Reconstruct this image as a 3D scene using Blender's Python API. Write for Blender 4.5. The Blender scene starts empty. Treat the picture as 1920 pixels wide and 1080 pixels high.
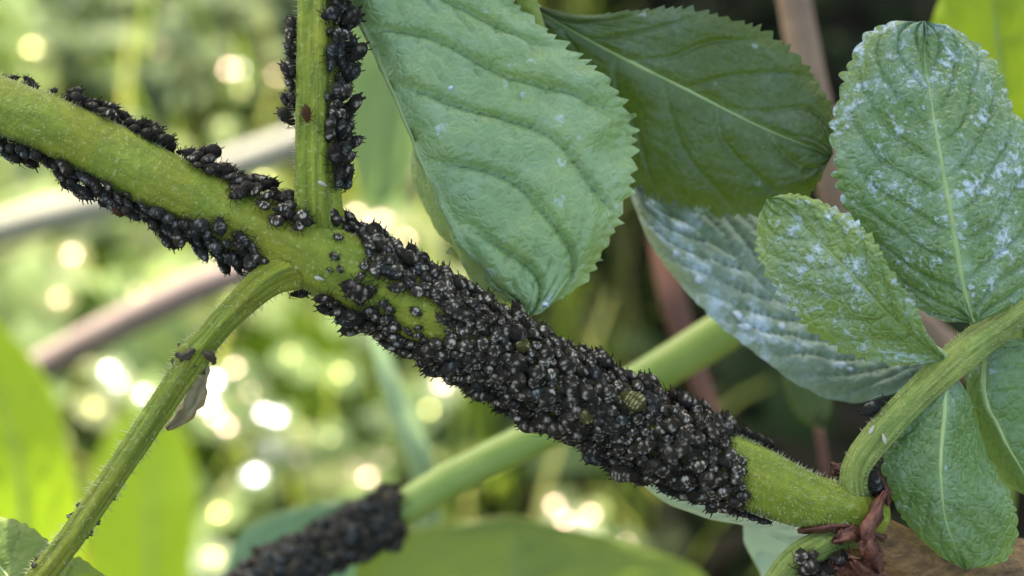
import bpy, math, random
import numpy as np
from mathutils import Vector, Matrix

SC = bpy.context.scene
COL = SC.collection
rng = np.random.default_rng(7)
random.seed(7)

# ------------------------------------------------------------------ camera
D0 = 0.150                      # focus distance, metres
S = 0.00005                     # metres per photo pixel at the focus distance
PITCH = math.radians(35)
CAM = np.array([0.0, 0.0, 0.45])
FW = np.array([0.0, math.cos(PITCH), -math.sin(PITCH)])
RT = np.array([1.0, 0.0, 0.0])
UP = np.array([0.0, math.sin(PITCH), math.cos(PITCH)])
cam = bpy.data.cameras.new('camera')
cam.sensor_width = 36.0
cam.lens = 36.0 * D0 / (1920 * S)
cam.clip_start = 0.01
cam.clip_end = 200.0
cam.dof.use_dof = True
cam.dof.focus_distance = D0
cam.dof.aperture_fstop = cam.lens / 3.4      # a lens opening 3.4 mm wide
camo = bpy.data.objects.new('camera', cam)
COL.objects.link(camo)
camo.location = CAM
camo.rotation_euler = (math.pi / 2 - PITCH, 0, 0)
SC.camera = camo

# ------------------------------------------------------------------ sky, sun, exposure
SUN_EL = math.radians(52)
SUN_AZ = math.radians(-22)      # from +Y towards -X is negative here
LD = np.array([math.sin(SUN_AZ) * math.cos(SUN_EL), math.cos(SUN_AZ) * math.cos(SUN_EL), math.sin(SUN_EL)])
w = bpy.data.worlds.new('World')
SC.world = w
w.use_nodes = True
nt = w.node_tree
bg = nt.nodes['Background']
sky = nt.nodes.new('ShaderNodeTexSky')
sky.sky_type = 'NISHITA'
sky.sun_disc = False
sky.sun_elevation = SUN_EL
sky.sun_rotation = SUN_AZ
sky.dust_density = 5.0
sky.air_density = 0.8
sky.ozone_density = 0.5
nt.links.new(sky.outputs[0], bg.inputs[0])
bg.inputs[1].default_value = 0.14
sl = bpy.data.lights.new('sun', 'SUN')
sl.energy = 3.5
sl.angle = math.radians(0.53)
sl.color = (1.0, 0.95, 0.86)
so = bpy.data.objects.new('sun', sl)
COL.objects.link(so)
so.rotation_euler = Vector((-LD).tolist()).to_track_quat('-Z', 'Y').to_euler()
so.location = (0, 0, 3)
vs = SC.view_settings
vs.view_transform = 'Standard'
vs.look = 'None'
vs.gamma = 1
vs.use_white_balance = True          # camera balanced for open shade
vs.white_balance_temperature = 6950
vs.exposure = 2.45
vs.use_curve_mapping = False
SC.cycles.max_bounces = 8
SC.cycles.transmission_bounces = 6
SC.cycles.sample_clamp_indirect = 6

# ------------------------------------------------------------------ helpers
def W(px, py, z=0.0):
    """photo pixel (1920 x 1080) and millimetres behind the focus plane -> world point"""
    d = D0 + z / 1000.0
    k = S * d / D0
    return CAM + RT * ((px - 960) * k) - UP * ((py - 540) * k) + FW * d

def WV(a):
    a = np.asarray(a, float)
    d = D0 + a[:, 2] / 1000.0
    k = S * d / D0
    return (CAM[None] + RT[None] * ((a[:, 0] - 960) * k)[:, None]
            - UP[None] * ((a[:, 1] - 540) * k)[:, None] + FW[None] * d[:, None])

def PX(p):
    """world points -> photo pixels"""
    q = np.asarray(p) - CAM
    d = q @ FW
    k = S * d / D0
    return np.stack([960 + (q @ RT) / k, 540 - (q @ UP) / k], -1)

def crom(a, n):
    """smooth curve through control rows, n rows out, even in length"""
    a = np.asarray(a, float)
    if len(a) < 3:
        t = np.linspace(0, 1, n)[:, None]
        return a[0] * (1 - t) + a[-1] * t
    p = np.vstack([2 * a[0] - a[1], a, 2 * a[-1] - a[-2]])
    out = []
    for i in range(1, len(p) - 2):
        t = np.linspace(0, 1, 24, endpoint=False)[:, None]
        p0, p1, p2, p3 = p[i - 1], p[i], p[i + 1], p[i + 2]
        out.append(0.5 * ((2 * p1) + (-p0 + p2) * t + (2 * p0 - 5 * p1 + 4 * p2 - p3) * t ** 2
                          + (-p0 + 3 * p1 - 3 * p2 + p3) * t ** 3))
    c = np.vstack(out + [p[-2][None]])
    L = np.r_[0, np.cumsum(np.linalg.norm(np.diff(c[:, :3], axis=0), axis=1))]
    s = np.linspace(0, L[-1], n)
    return np.stack([np.interp(s, L, c[:, k]) for k in range(c.shape[1])], -1)

def nrm(v):
    return v / np.maximum(np.linalg.norm(v, axis=-1, keepdims=True), 1e-12)

def mesh_from(name, V, F, attrs=None, smooth=True):
    me = bpy.data.meshes.new(name)
    me.from_pydata([tuple(map(float, v)) for v in V], [], [tuple(map(int, f)) for f in F])
    if attrs:
        for k, val in attrs.items():
            at = me.attributes.new(k, 'FLOAT', 'POINT')
            at.data.foreach_set('value', np.asarray(val, np.float32))
    if smooth:
        me.polygons.foreach_set('use_smooth', [True] * len(me.polygons))
    me.update()
    return me

def obj(name, V, F, mat, parent=None, origin=None, attrs=None, smooth=True):
    """one mesh object; V are world points, origin its base"""
    V = np.asarray(V, float)
    o0 = np.asarray(origin if origin is not None else V[0], float)
    me = mesh_from(name, V - o0, F, attrs, smooth)
    if mat:
        me.materials.append(mat)
    o = bpy.data.objects.new(name, me)
    COL.objects.link(o)
    if parent is not None:
        o.parent = parent
        o.location = tuple(o0 - np.array(parent['_base']))
    else:
        o.location = tuple(o0)
    o['_base'] = [float(x) for x in o0]
    return o

def fixbase(o):
    o['_base'] = np.asarray(o['_base'])
    return o

class Base:
    pass

def thing(name, base, label, cat, group=None):
    e = bpy.data.objects.new(name, None)
    e.empty_display_size = 0.005
    COL.objects.link(e)
    e.location = tuple(base)
    e['_base'] = [float(x) for x in base]
    tag(e, label, cat, group)
    return e

def tag(o, label, cat, group=None, kind=None):
    o['label'] = label
    o['category'] = cat
    if group:
        o['group'] = group
    if kind:
        o['kind'] = kind
    return o

def tube_geo(ctr, rad, seg=24, ridges=0, ridge=0.0, cap=True, noise=0.0, seed=0, phase=0.0):
    """ctr world rows, rad metres -> V, F, frames"""
    r = np.random.default_rng(seed)
    n = len(ctr)
    T = nrm(np.gradient(ctr, axis=0))
    tocam = nrm(CAM[None] - ctr)
    A = nrm(tocam - (tocam * T).sum(1, keepdims=True) * T)
    B = np.cross(T, A)
    th = np.linspace(0, 2 * math.pi, seg, endpoint=False)
    rr = np.ones((n, seg))
    if ridges:
        rr *= 1 + ridge * np.cos(ridges * th + phase)[None]
    if noise:
        k = r.normal(size=(n, seg))
        for _ in range(3):
            k = (k + np.roll(k, 1, 1) + np.roll(k, -1, 1)) / 3
            k[1:-1] = (k[:-2] + k[1:-1] + k[2:]) / 3
        rr *= 1 + noise * k * 3
    V = (ctr[:, None] + (rad[:, None] * rr)[..., None] *
         (np.cos(th)[None, :, None] * A[:, None] + np.sin(th)[None, :, None] * B[:, None])).reshape(-1, 3)
    F = []
    for i in range(n - 1):
        for j in range(seg):
            k = (j + 1) % seg
            F.append((i * seg + j, i * seg + k, (i + 1) * seg + k, (i + 1) * seg + j))
    if cap:
        F.append(tuple(range(seg))[::-1])
        F.append(tuple((n - 1) * seg + j for j in range(seg)))
    return V, F, (ctr, T, A, B, rad)

def px_path(rows, n):
    """rows (px,py,zmm,r_px) -> world centres and radii in metres"""
    c = crom(rows, n)
    k = S * (D0 + c[:, 2] / 1000) / D0
    return WV(c[:, :3]), c[:, 3] * k

def join_geo(parts):
    V, F, o = [], [], 0
    for v, f in parts:
        V.append(v)
        F += [tuple(i + o for i in q) for q in f]
        o += len(v)
    return np.vstack(V), F

def eval_mods(o):
    dg = bpy.context.evaluated_depsgraph_get()
    me = bpy.data.meshes.new_from_object(o.evaluated_get(dg))
    me.name = o.name
    old = o.data
    o.modifiers.clear()
    o.data = me
    bpy.data.meshes.remove(old)
    me.polygons.foreach_set('use_smooth', [True] * len(me.polygons))
    return o

# ------------------------------------------------------------------ materials
class NT:
    def __init__(self, name):
        self.m = bpy.data.materials.new(name)
        self.m.use_nodes = True
        self.t = self.m.node_tree
        self.b = self.t.nodes['Principled BSDF']
        self.out = self.t.nodes['Material Output']
        self.tc = self.t.nodes.new('ShaderNodeTexCoord')
    def n(self, typ, **kw):
        x = self.t.nodes.new(typ)
        for k, v in kw.items():
            setattr(x, k, v)
        return x
    def l(self, a, b):
        self.t.links.new(a, b)
    def noise(self, scale, detail=3, rough=0.6, coord='Object', stretch=None):
        x = self.n('ShaderNodeTexNoise')
        x.inputs['Scale'].default_value = scale
        x.inputs['Detail'].default_value = detail
        x.inputs['Roughness'].default_value = rough
        src = self.tc.outputs[coord]
        if stretch:
            mp = self.n('ShaderNodeMapping')
            mp.inputs['Scale'].default_value = stretch
            self.l(src, mp.inputs[0])
            src = mp.outputs[0]
        self.l(src, x.inputs['Vector'])
        return x.outputs[0]
    def ramp(self, fac, stops):
        r = self.n('ShaderNodeValToRGB')
        e = r.color_ramp.elements
        while len(e) < len(stops):
            e.new(0.5)
        for q, (p, c) in zip(e, stops):
            q.position = p
            q.color = (*c, 1) if len(c) == 3 else c
        self.l(fac, r.inputs[0])
        return r.outputs[0]
    def mix(self, fac, a, b, mode='MIX'):
        x = self.n('ShaderNodeMix')
        x.data_type = 'RGBA'
        x.blend_type = mode
        for s, v in ((x.inputs[0], fac), (x.inputs[6], a), (x.inputs[7], b)):
            if hasattr(v, 'is_output'):
                self.l(v, s)
            elif isinstance(v, (int, float)):
                s.default_value = v
            else:
                s.default_value = (*v, 1)
        return x.outputs[2]
    def math(self, op, a, b=0.0, clamp=False):
        x = self.n('ShaderNodeMath', operation=op, use_clamp=clamp)
        for s, v in ((x.inputs[0], a), (x.inputs[1], b)):
            if hasattr(v, 'is_output'):
                self.l(v, s)
            else:
                s.default_value = v
        return x.outputs[0]
    def attr(self, name):
        x = self.n('ShaderNodeAttribute', attribute_name=name)
        return x.outputs['Fac']
    def bump(self, h, strength=0.3, dist=0.0003):
        b = self.n('ShaderNodeBump')
        b.inputs['Strength'].default_value = strength
        b.inputs['Distance'].default_value = dist
        self.l(h, b.inputs['Height'])
        self.l(b.outputs[0], self.b.inputs['Normal'])
        return b
    def set(self, **kw):
        for k, v in kw.items():
            s = self.b.inputs[k.replace('_', ' ')]
            if hasattr(v, 'is_output'):
                self.l(v, s)
            elif isinstance(v, (int, float)):
                s.default_value = v
            else:
                s.default_value = (*v, 1)
        return self
    def translucent(self, color, amount):
        tr = self.n('ShaderNodeBsdfTranslucent')
        if hasattr(color, 'is_output'):
            self.l(color, tr.inputs[0])
        else:
            tr.inputs[0].default_value = (*color, 1)
        mx = self.n('ShaderNodeMixShader')
        mx.inputs[0].default_value = amount
        self.l(self.b.outputs[0], mx.inputs[1])
        self.l(tr.outputs[0], mx.inputs[2])
        self.l(mx.outputs[0], self.out.inputs[0])

def leaf_mat(name, dark, light, vein, trans, tw=0.3, rough=0.42, residue=0.0, mottle=900, bump=0.5, resid_scale=900, yellow=None):
    m = NT(name)
    c = m.ramp(m.noise(mottle, 5, 0.7), [(0.3, dark), (0.7, light)])
    c2 = m.noise(mottle * 0.17, 2)
    c = m.mix(m.math('MULTIPLY', m.ramp(c2, [(0.45, (0, 0, 0)), (0.7, (1, 1, 1))]), 0.45), c, yellow or light)
    c = m.mix(m.math('MULTIPLY', m.attr('vein'), 0.85), c, tuple(1.25 * x for x in vein))
    c = m.mix(m.math('MULTIPLY', m.attr('rim'), 0.7), c, yellow or tuple((1.5 * light[0] + 0.03, 1.25 * light[1] + 0.02, 0.5 * light[2])))
    vo = m.n('ShaderNodeTexVoronoi', feature='DISTANCE_TO_EDGE')
    vo.inputs['Scale'].default_value = 1150
    m.l(m.tc.outputs['Object'], vo.inputs['Vector'])
    net = m.ramp(vo.outputs['Distance'], [(0.0, (0, 0, 0)), (0.22, (1, 1, 1))])
    c = m.mix(m.math('MULTIPLY', m.math('SUBTRACT', 1.0, net), 0.22), c, vein)
    h = m.math('ADD', m.math('MULTIPLY', m.noise(2600, 3), 0.4), m.math('MULTIPLY', net, 0.5 if name == 'leaf_pale' else 0.4))
    if residue:
        a = m.noise(resid_scale, 4, 0.65)
        b = m.noise(resid_scale * 0.2, 2)
        fz = m.math('ADD', a, m.math('MULTIPLY', b, 0.9))
        lo = 1.24 - 0.07 * residue
        mr = m.n('ShaderNodeMapRange')
        mr.inputs['From Min'].default_value = lo
        mr.inputs['From Max'].default_value = lo + 0.18
        m.l(fz, mr.inputs[0])
        residue_glint = m.math('MULTIPLY', mr.outputs[0], min(0.85, 0.35 + 0.3 * residue))
        film = m.math('MULTIPLY', m.ramp(m.noise(resid_scale * 0.16, 4, 0.7), [(0.45, (0, 0, 0)), (0.66, (1, 1, 1))]), m.ramp(m.noise(resid_scale * 1.6, 3), [(0.36, (0.25, 0.25, 0.25)), (0.58, (1, 1, 1))]))
        film = m.math('MULTIPLY', film, min(0.6, 0.13 * residue))
        c = m.mix(film, c, (0.36, 0.50, 0.46))
        c = m.mix(residue_glint, c, (0.52, 0.66, 0.70))  # pale bluish specks: residue, with sky glints painted into the same colour
        h = m.math('ADD', h, m.math('MULTIPLY', residue_glint, 0.5))
        m.set(Roughness=m.math('SUBTRACT', rough, m.math('MULTIPLY', residue_glint, 0.12)))
    else:
        m.set(Roughness=rough)
    m.set(Base_Color=c)
    m.b.inputs['Specular IOR Level'].default_value = 0.5
    bn = m.bump(h, bump, 0.00025)
    if residue > 1.2:
        m.b.inputs['Coat Weight'].default_value = 0.3
        m.b.inputs['Coat Roughness'].default_value = 0.16
        m.l(bn.outputs[0], m.b.inputs['Coat Normal'])
    m.translucent(m.mix(m.attr('vein'), trans, tuple(x * 0.8 for x in trans)), tw)
    return m.m

def simple(name, dark, light, rough=0.5, scale=700, bump=0.4, dist=0.0003, stretch=None, tw=0.0, trans=None, spec=0.5):
    m = NT(name)
    m.set(Base_Color=m.ramp(m.noise(scale, 4, stretch=stretch), [(0.3, dark), (0.7, light)]), Roughness=rough)
    m.b.inputs['Specular IOR Level'].default_value = spec
    m.bump(m.noise(scale * 1.7, 4, stretch=stretch), bump, dist)
    if tw:
        m.translucent(trans or light, tw)
    return m.m

def stuff_mat(name, cols, rough=0.5, tw=0.4, bright=1.5, spec=0.5):
    m = NT(name)
    n = len(cols)
    c = m.ramp(m.attr('rnd'), [((i + 0.5) / n, cc) for i, cc in enumerate(cols)])
    m.set(Base_Color=c, Roughness=rough)
    m.b.inputs['Specular IOR Level'].default_value = spec
    m.translucent(m.mix(1.0, c, (bright, bright, bright * 0.85), 'MULTIPLY'), tw)
    return m.m

M = {}
def stem_mat(name, dark, light, patch, fuzz=0.08):
    m = NT(name)
    cx = m.n('ShaderNodeCombineXYZ')
    m.l(m.math('MULTIPLY', m.attr('along'), 160.0), cx.inputs[0])
    m.l(m.math('MULTIPLY', m.attr('around'), 3.5), cx.inputs[1])
    m.l(m.attr('which'), cx.inputs[2])
    fb = m.n('ShaderNodeTexNoise')
    fb.inputs['Scale'].default_value = 1.0
    fb.inputs['Detail'].default_value = 5
    fb.inputs['Roughness'].default_value = 0.65
    m.l(cx.outputs[0], fb.inputs['Vector'])
    wgt = m.math('ADD', 0.4, m.math('MULTIPLY', m.math('MINIMUM', m.attr('which'), 1.0), 0.6))
    fib = m.math('ADD', 0.5, m.math('MULTIPLY', m.math('SUBTRACT', fb.outputs[0], 0.5), wgt))
    c = m.ramp(m.noise(700, 5, 0.7), [(0.3, dark), (0.7, light)])
    c = m.mix(m.math('MULTIPLY', m.ramp(m.noise(140, 3), [(0.42, (0, 0, 0)), (0.66, (1, 1, 1))]), 0.6), c, patch)
    c = m.mix(m.ramp(fib, [(0.35, (0.75, 0.75, 0.75)), (0.52, (0, 0, 0))]), c, tuple(0.55 * x for x in dark))
    c = m.mix(m.math('MULTIPLY', m.ramp(fib, [(0.55, (0, 0, 0)), (0.70, (1, 1, 1))]), 0.55), c, tuple(1.6 * x for x in light))
    fl = m.ramp(m.noise(2300, 2, 0.5), [(0.60, (0, 0, 0)), (0.68, (1, 1, 1))])
    c = m.mix(m.math('MULTIPLY', fl, 0.32), c, (0.42, 0.46, 0.18))
    m.set(Base_Color=c, Roughness=0.55)
    m.b.inputs['Sheen Weight'].default_value = fuzz
    m.b.inputs['Specular IOR Level'].default_value = 0.3
    m.b.inputs['Sheen Tint'].default_value = (0.8, 1.0, 0.5, 1)
    h = m.math('ADD', m.noise(1500, 4, 0.7), m.math('MULTIPLY', fib, 1.8))
    m.bump(h, 0.7, 0.0004)
    return m.m
M['stem'] = stem_mat('green_stem', (0.105, 0.16, 0.007), (0.20, 0.26, 0.017), (0.25, 0.24, 0.012))
M['petiole'] = simple('petiole_green', (0.10, 0.16, 0.03), (0.20, 0.26, 0.07), 0.5, 600, 0.5, 0.0003)
M['rachis'] = stem_mat('rachis_green', (0.13, 0.20, 0.03), (0.24, 0.32, 0.07), (0.25, 0.29, 0.05))
M['rib'] = simple('midrib', (0.20, 0.30, 0.09), (0.28, 0.38, 0.14), 0.5, 500, 0.3)
M['farstem'] = simple('blurred_stem', (0.17, 0.265, 0.035), (0.22, 0.31, 0.055), 0.5, 200, 0.2)
M['hair'] = simple('stem_hair', (0.5, 0.54, 0.28), (0.65, 0.68, 0.42), 0.4, 500, 0.0, tw=0.3, trans=(0.5, 0.55, 0.3))
M['wood'] = simple('old_wood', (0.07, 0.038, 0.012), (0.33, 0.20, 0.07), 0.75, 420, 1.0, 0.001, stretch=(1, 2.5, 2.5))
M['scale'] = simple('bud_scale', (0.045, 0.013, 0.007), (0.20, 0.075, 0.038), 0.55, 450, 0.8, 0.0006, tw=0.1, trans=(0.2, 0.07, 0.03))
M['crust'] = simple('dark_crust', (0.022, 0.018, 0.010), (0.07, 0.055, 0.03), 0.8, 600, 0.8, 0.0004)
M['bract'] = simple('dry_bract', (0.34, 0.32, 0.17), (0.52, 0.50, 0.32), 0.7, 500, 0.4, 0.0005, tw=0.5, trans=(0.6, 0.52, 0.3))
M['leafA'] = leaf_mat('leaf_pale', (0.13, 0.25, 0.095), (0.19, 0.325, 0.135), (0.28, 0.42, 0.17), (0.30, 0.46, 0.10), 0.25, 0.40, 1.6, 800, 0.5, 700, yellow=(0.27, 0.38, 0.10))
M['leafB'] = leaf_mat('leaf_dark', (0.028, 0.056, 0.004), (0.045, 0.082, 0.008), (0.11, 0.17, 0.045), (0.10, 0.19, 0.01), 0.25, 0.45, 1.0, 700, 0.4, 600)
M['leafC'] = leaf_mat('leaf_residue_glints', (0.055, 0.13, 0.022), (0.095, 0.19, 0.045), (0.20, 0.32, 0.11), (0.18, 0.33, 0.06), 0.2, 0.36, 3.45, 900, 0.8, 1300)
M['leafD2'] = leaf_mat('leaf_yellow_rim', (0.09, 0.17, 0.03), (0.14, 0.235, 0.05), (0.21, 0.33, 0.09), (0.2, 0.36, 0.06), 0.2, 0.36, 3.3, 900, 0.8, 1200, yellow=(0.27, 0.34, 0.03))
M['leafP'] = leaf_mat('leaf_whitish', (0.24, 0.36, 0.24), (0.32, 0.45, 0.32), (0.3, 0.42, 0.25), (0.4, 0.55, 0.3), 0.35, 0.45, 0, 400, 0.3)
M['leafE'] = leaf_mat('leaf_silvery', (0.13, 0.20, 0.11), (0.24, 0.32, 0.22), (0.22, 0.32, 0.22), (0.2, 0.33, 0.12), 0.2, 0.55, 3.6, 500, 0.6, 500)
M['leafF'] = leaf_mat('leaf_green', (0.05, 0.125, 0.02), (0.085, 0.185, 0.04), (0.18, 0.30, 0.10), (0.18, 0.34, 0.05), 0.25, 0.4, 1.5, 800, 0.7, 900)
M['leafG'] = leaf_mat('leaf_bright', (0.14, 0.24, 0.008), (0.19, 0.30, 0.012), (0.2, 0.3, 0.03), (0.38, 0.57, 0.02), 0.55, 0.7, 0, 300, 0.2)
M['leafY'] = leaf_mat('leaf_yellow', (0.32, 0.32, 0.02), (0.42, 0.40, 0.03), (0.4, 0.4, 0.08), (0.75, 0.72, 0.03), 0.5, 0.6, 0, 300, 0.2)
M['leafM'] = leaf_mat('leaf_mid', (0.11, 0.19, 0.06), (0.15, 0.24, 0.08), (0.16, 0.25, 0.09), (0.22, 0.36, 0.10), 0.4, 0.6, 0, 250, 0.2)
M['leafT'] = leaf_mat('leaf_teal', (0.09, 0.17, 0.09), (0.12, 0.22, 0.12), (0.14, 0.25, 0.12), (0.18, 0.36, 0.14), 0.35, 0.5, 0, 300, 0.2)
M['leafD'] = leaf_mat('leaf_deep', (0.09, 0.15, 0.025), (0.13, 0.195, 0.035), (0.13, 0.19, 0.05), (0.24, 0.36, 0.03), 0.4, 0.5, 0, 250, 0.3)
M['mauve'] = simple('mauve_stalk', (0.14, 0.10, 0.08), (0.19, 0.14, 0.11), 0.6, 200, 0.2)
M['grass_stem'] = simple('grass_stem', (0.21, 0.32, 0.12), (0.27, 0.38, 0.17), 0.5, 200, 0.2)
M['pale'] = simple('pale_stalk', (0.15, 0.15, 0.10), (0.20, 0.20, 0.14), 0.6, 100, 0.2)
M['brown'] = simple('brown_twig', (0.16, 0.105, 0.06), (0.26, 0.18, 0.11), 0.7, 150, 0.3)
M['redbrown'] = simple('red_twig', (0.08, 0.032, 0.016), (0.12, 0.05, 0.026), 0.7, 150, 0.3)
M['resid'] = simple('honeydew', (0.30, 0.40, 0.40), (0.5, 0.58, 0.60), 0.2, 900, 0.3, 0.0002)

# aphid cuticle: near black, wax bars from the mesh attribute, some olive or brown
def aphid_mat(name, dark, light, wax=(0.46, 0.43, 0.33), rough=0.72, waxamt=1.0):
    m = NT(name)
    oi = m.n('ShaderNodeObjectInfo')
    c = m.ramp(oi.outputs['Random'], [(0.0, dark), (1.0, light)])
    n = m.noise(2.2, 3)
    c = m.mix(m.math('MULTIPLY', n, 0.5), c, tuple(x * 1.6 for x in light))
    wn = m.ramp(m.noise(5.0, 3), [(0.36, (0, 0, 0)), (0.52, (1, 1, 1))])
    wm = m.math('MULTIPLY', m.math('MULTIPLY', m.attr('wax'), wn), waxamt)
    c = m.mix(wm, c, wax)
    m.set(Base_Color=c, Roughness=rough)
    m.b.inputs['Specular IOR Level'].default_value = 0.13
    m.bump(m.noise(9, 3), 0.6, 0.04)
    return m.m
M['aphid'] = aphid_mat('aphid_black', (0.012, 0.011, 0.007), (0.029, 0.026, 0.016))
M['aphid_plain'] = aphid_mat('aphid_plain_black', (0.011, 0.0105, 0.0075), (0.026, 0.023, 0.016), waxamt=0.35)
M['aphid_blue'] = aphid_mat('aphid_slate', (0.011, 0.0125, 0.010), (0.028, 0.031, 0.024), wax=(0.34, 0.36, 0.33), waxamt=0.6)
M['aphid_olive'] = aphid_mat('aphid_olive', (0.05, 0.05, 0.012), (0.06, 0.06, 0.016), wax=(0.45, 0.45, 0.2))
M['skin'] = simple('shed_skin', (0.45, 0.44, 0.32), (0.62, 0.6, 0.5), 0.4, 4, 0.3, 0.02, tw=0.3, trans=(0.6, 0.6, 0.45))
M['aphid_brown'] = aphid_mat('aphid_brown', (0.07, 0.03, 0.014), (0.09, 0.04, 0.018), waxamt=0.1)

# ------------------------------------------------------------------ ground
def plane_sheet():
    n = 60
    xs = np.sign(np.linspace(-1, 1, n)) * np.abs(np.linspace(-1, 1, n)) ** 3 * 40
    X, Y = np.meshgrid(xs, xs + 0.7)
    R = np.hypot(X, Y - 0.7)
    Z = 0.006 * np.sin(X * 23) * np.sin(Y * 19 + 1) * np.exp(-R / 2)
    V = np.stack([X, Y, Z - 0.004], -1).reshape(-1, 3)
    F = [(j * n + i, j * n + i + 1, (j + 1) * n + i + 1, (j + 1) * n + i) for j in range(n - 1) for i in range(n - 1)]
    return V, F
V, F = plane_sheet()
M['soil'] = simple('soil', (0.012, 0.010, 0.006), (0.035, 0.03, 0.016), 0.95, 60, 0.8, 0.004)
g = obj('ground', V, F, M['soil'], origin=(0, 0, 0))
g['kind'] = 'structure'

# ------------------------------------------------------------------ leaves
def leaf_geo(mid, L, R, n=200, nu=22, veins=9, slant=0.28, teeth=26, tamp=0.045, relief=0.00035, bulge=0.0, seed=0, teeth_from=0.0, mw=0.10, rounded=False, lside=1.0, cross=8):
    """mid, L, R: rows (px,py,zmm) from base to tip"""
    r = np.random.default_rng(seed)
    m = WV(crom(mid, n)); l = WV(crom(L, n)); rr = WV(crom(R, n))
    t = np.linspace(0, 1, n)
    def tooth(ph, k):
        q = t * k + ph + 0.22 * np.sin(t * k * 1.9 + ph * 9) + 0.15 * np.sin(t * k * 0.83 + 2)
        f = q % 1.0
        amp = np.interp(np.floor(q), np.arange(-2, k + 4), r.uniform(0.45, 1.3, k + 6))
        if rounded:
            return np.abs(np.sin(math.pi * f)) ** 0.6 * amp
        return np.where(f < 0.72, (f / 0.72) ** 0.9, (1 - f) / 0.28) * amp
    cols, vein, us, rim = [], [], [], []
    u = np.r_[-np.linspace(1, 0, nu) ** 0.85, (np.linspace(0, 1, nu) ** 0.85)[1:]]
    env = np.clip((t - teeth_from) / 0.12, 0, 1) * np.clip((1 - t) / 0.03, 0.15, 1)
    for uu in u:
        a = abs(uu)
        mg = l if uu < 0 else rr
        side = 0 if uu < 0 else 1
        ue = a + tamp * tooth(0.37 * side, teeth) * env * np.clip((a - 0.86) / 0.14, 0, 1)
        p = m + (mg - m) * ue[:, None]
        cols.append(p)
        v = (t - slant * (0.75 * a + 0.25 * a * a) + 0.5 * slant) * veins + (0.45 if side else 0.0)
        v = v + 0.05 * np.sin(t * 21 + 5 * side + a * 5) + 0.04 * np.sin(a * 9 + seed + 3 * side)
        f = np.abs((v % 1.0) - 0.5) * 2                # 1 on a side vein
        pan = np.floor(v + 0.5 * 0)
        lat = np.clip((f - 0.91) / 0.09, 0, 1) * (1 - 0.4 * a)
        ph2 = np.sin(pan * 12.9 + side * 4.1) * 3.0
        w2 = np.abs(((a * cross + ph2 + 0.9 * (v % 1.0) + 0.25 * np.sin(v * 6.28)) % 1.0) - 0.5) * 2
        w3 = np.abs(((a * cross * 2.3 + ph2 * 2 - 1.3 * (v % 1.0)) % 1.0) - 0.5) * 2
        sub = np.clip((w2 - 0.80) / 0.20, 0, 1)
        sub3 = np.clip((w3 - 0.80) / 0.20, 0, 1)
        quilt = 0.55 * (1 - f ** 10) + 0.45 * np.sqrt(np.clip(1 - f ** 2, 0, 1)) - 0.26 * sub - 0.10 * sub3
        rim.append(np.clip((a - 0.72) / 0.28, 0, 1) * np.clip((t - 0.35) / 0.5, 0, 1))
        md = np.clip(1 - a / mw, 0, 1) * np.clip(1.15 - t, 0.2, 1)
        vein.append(np.clip(np.maximum(np.maximum(lat, md), 0.4 * sub * (1 - 0.6 * a)), 0, 1))
        us.append((quilt * np.clip(a * 7, 0, 1) * np.clip((1.02 - a) * 5, 0, 1)
                  - 0.3 * np.clip(1 - a / (mw * 1.3), 0, 1)) * (lside if uu < 0 else 1.0))
    P = np.stack(cols, 1)
    vein = np.stack(vein, 1)
    H = np.stack(us, 1)
    N = nrm(np.cross(np.gradient(P, axis=0), np.gradient(P, axis=1)))
    flip = np.sign((N * (CAM - P)).sum(-1).mean())
    N = N * flip
    def soft(gt, gu):
        g0 = r.normal(size=(gt, gu))
        tt = np.linspace(0, gt - 1, n); ui = np.interp(u, [-1, 1], [0, gu - 1])
        i = np.minimum(tt.astype(int), gt - 2); j = np.minimum(ui.astype(int), gu - 2)
        ft = tt - i; fu = ui - j
        ft = (ft * ft * (3 - 2 * ft))[:, None]; fu = (fu * fu * (3 - 2 * fu))[None]
        return ((g0[np.ix_(i, j)] * (1 - ft) + g0[np.ix_(i + 1, j)] * ft) * (1 - fu)
                + (g0[np.ix_(i, j + 1)] * (1 - ft) + g0[np.ix_(i + 1, j + 1)] * ft) * fu)
    nz = 0.35 * soft(9, 6) + 0.12 * soft(24, 14)
    P = P + N * (relief * (H + nz))[..., None]
    if bulge:
        P = P + N * (bulge * (1 - np.abs(u)[None] ** 2) * np.sin(t * math.pi)[:, None])[..., None]
    c = len(u)
    F = [(i * c + j, i * c + j + 1, (i + 1) * c + j + 1, (i + 1) * c + j) for i in range(n - 1) for j in range(c - 1)]
    if flip < 0:
        F = [q[::-1] for q in F]
    return P.reshape(-1, 3), F, (vein.reshape(-1), np.stack(rim, 1).reshape(-1)), (P[:, nu - 1], N[:, nu - 1])

def leaf(name, parent, mat, mid, L, R, ribmat=None, rib=6.0, **kw):
    V, F, vein, back = leaf_geo(mid, L, R, **kw)
    o = obj(name, V, F, mat, parent, origin=V[len(V) // kw.get('n', 200) // 2], attrs={'vein': vein[0], 'rim': vein[1]})
    if rib:
        ridge, rn = back
        k = len(ridge)
        z = D0 + np.asarray(mid)[0][2] / 1000
        rad = np.linspace(1.0, 0.0, k) ** 0.8 * rib * S * z / D0
        line = ridge - rn * (rad * 0.45)[:, None]
        TV, TF, _ = tube_geo(line[::4], rad[::4], 8)
        obj('midrib', TV, TF, ribmat or M['rib'], o, origin=TV[0])
    return o

# ================================================================== the elder bush in focus
foot = W(2050, 1500, 40)
foot[2] = -0.003
bush = thing('elder_bush', foot, 'elder bush whose green stem carries a thick black sleeve of aphids', 'bush')

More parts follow.
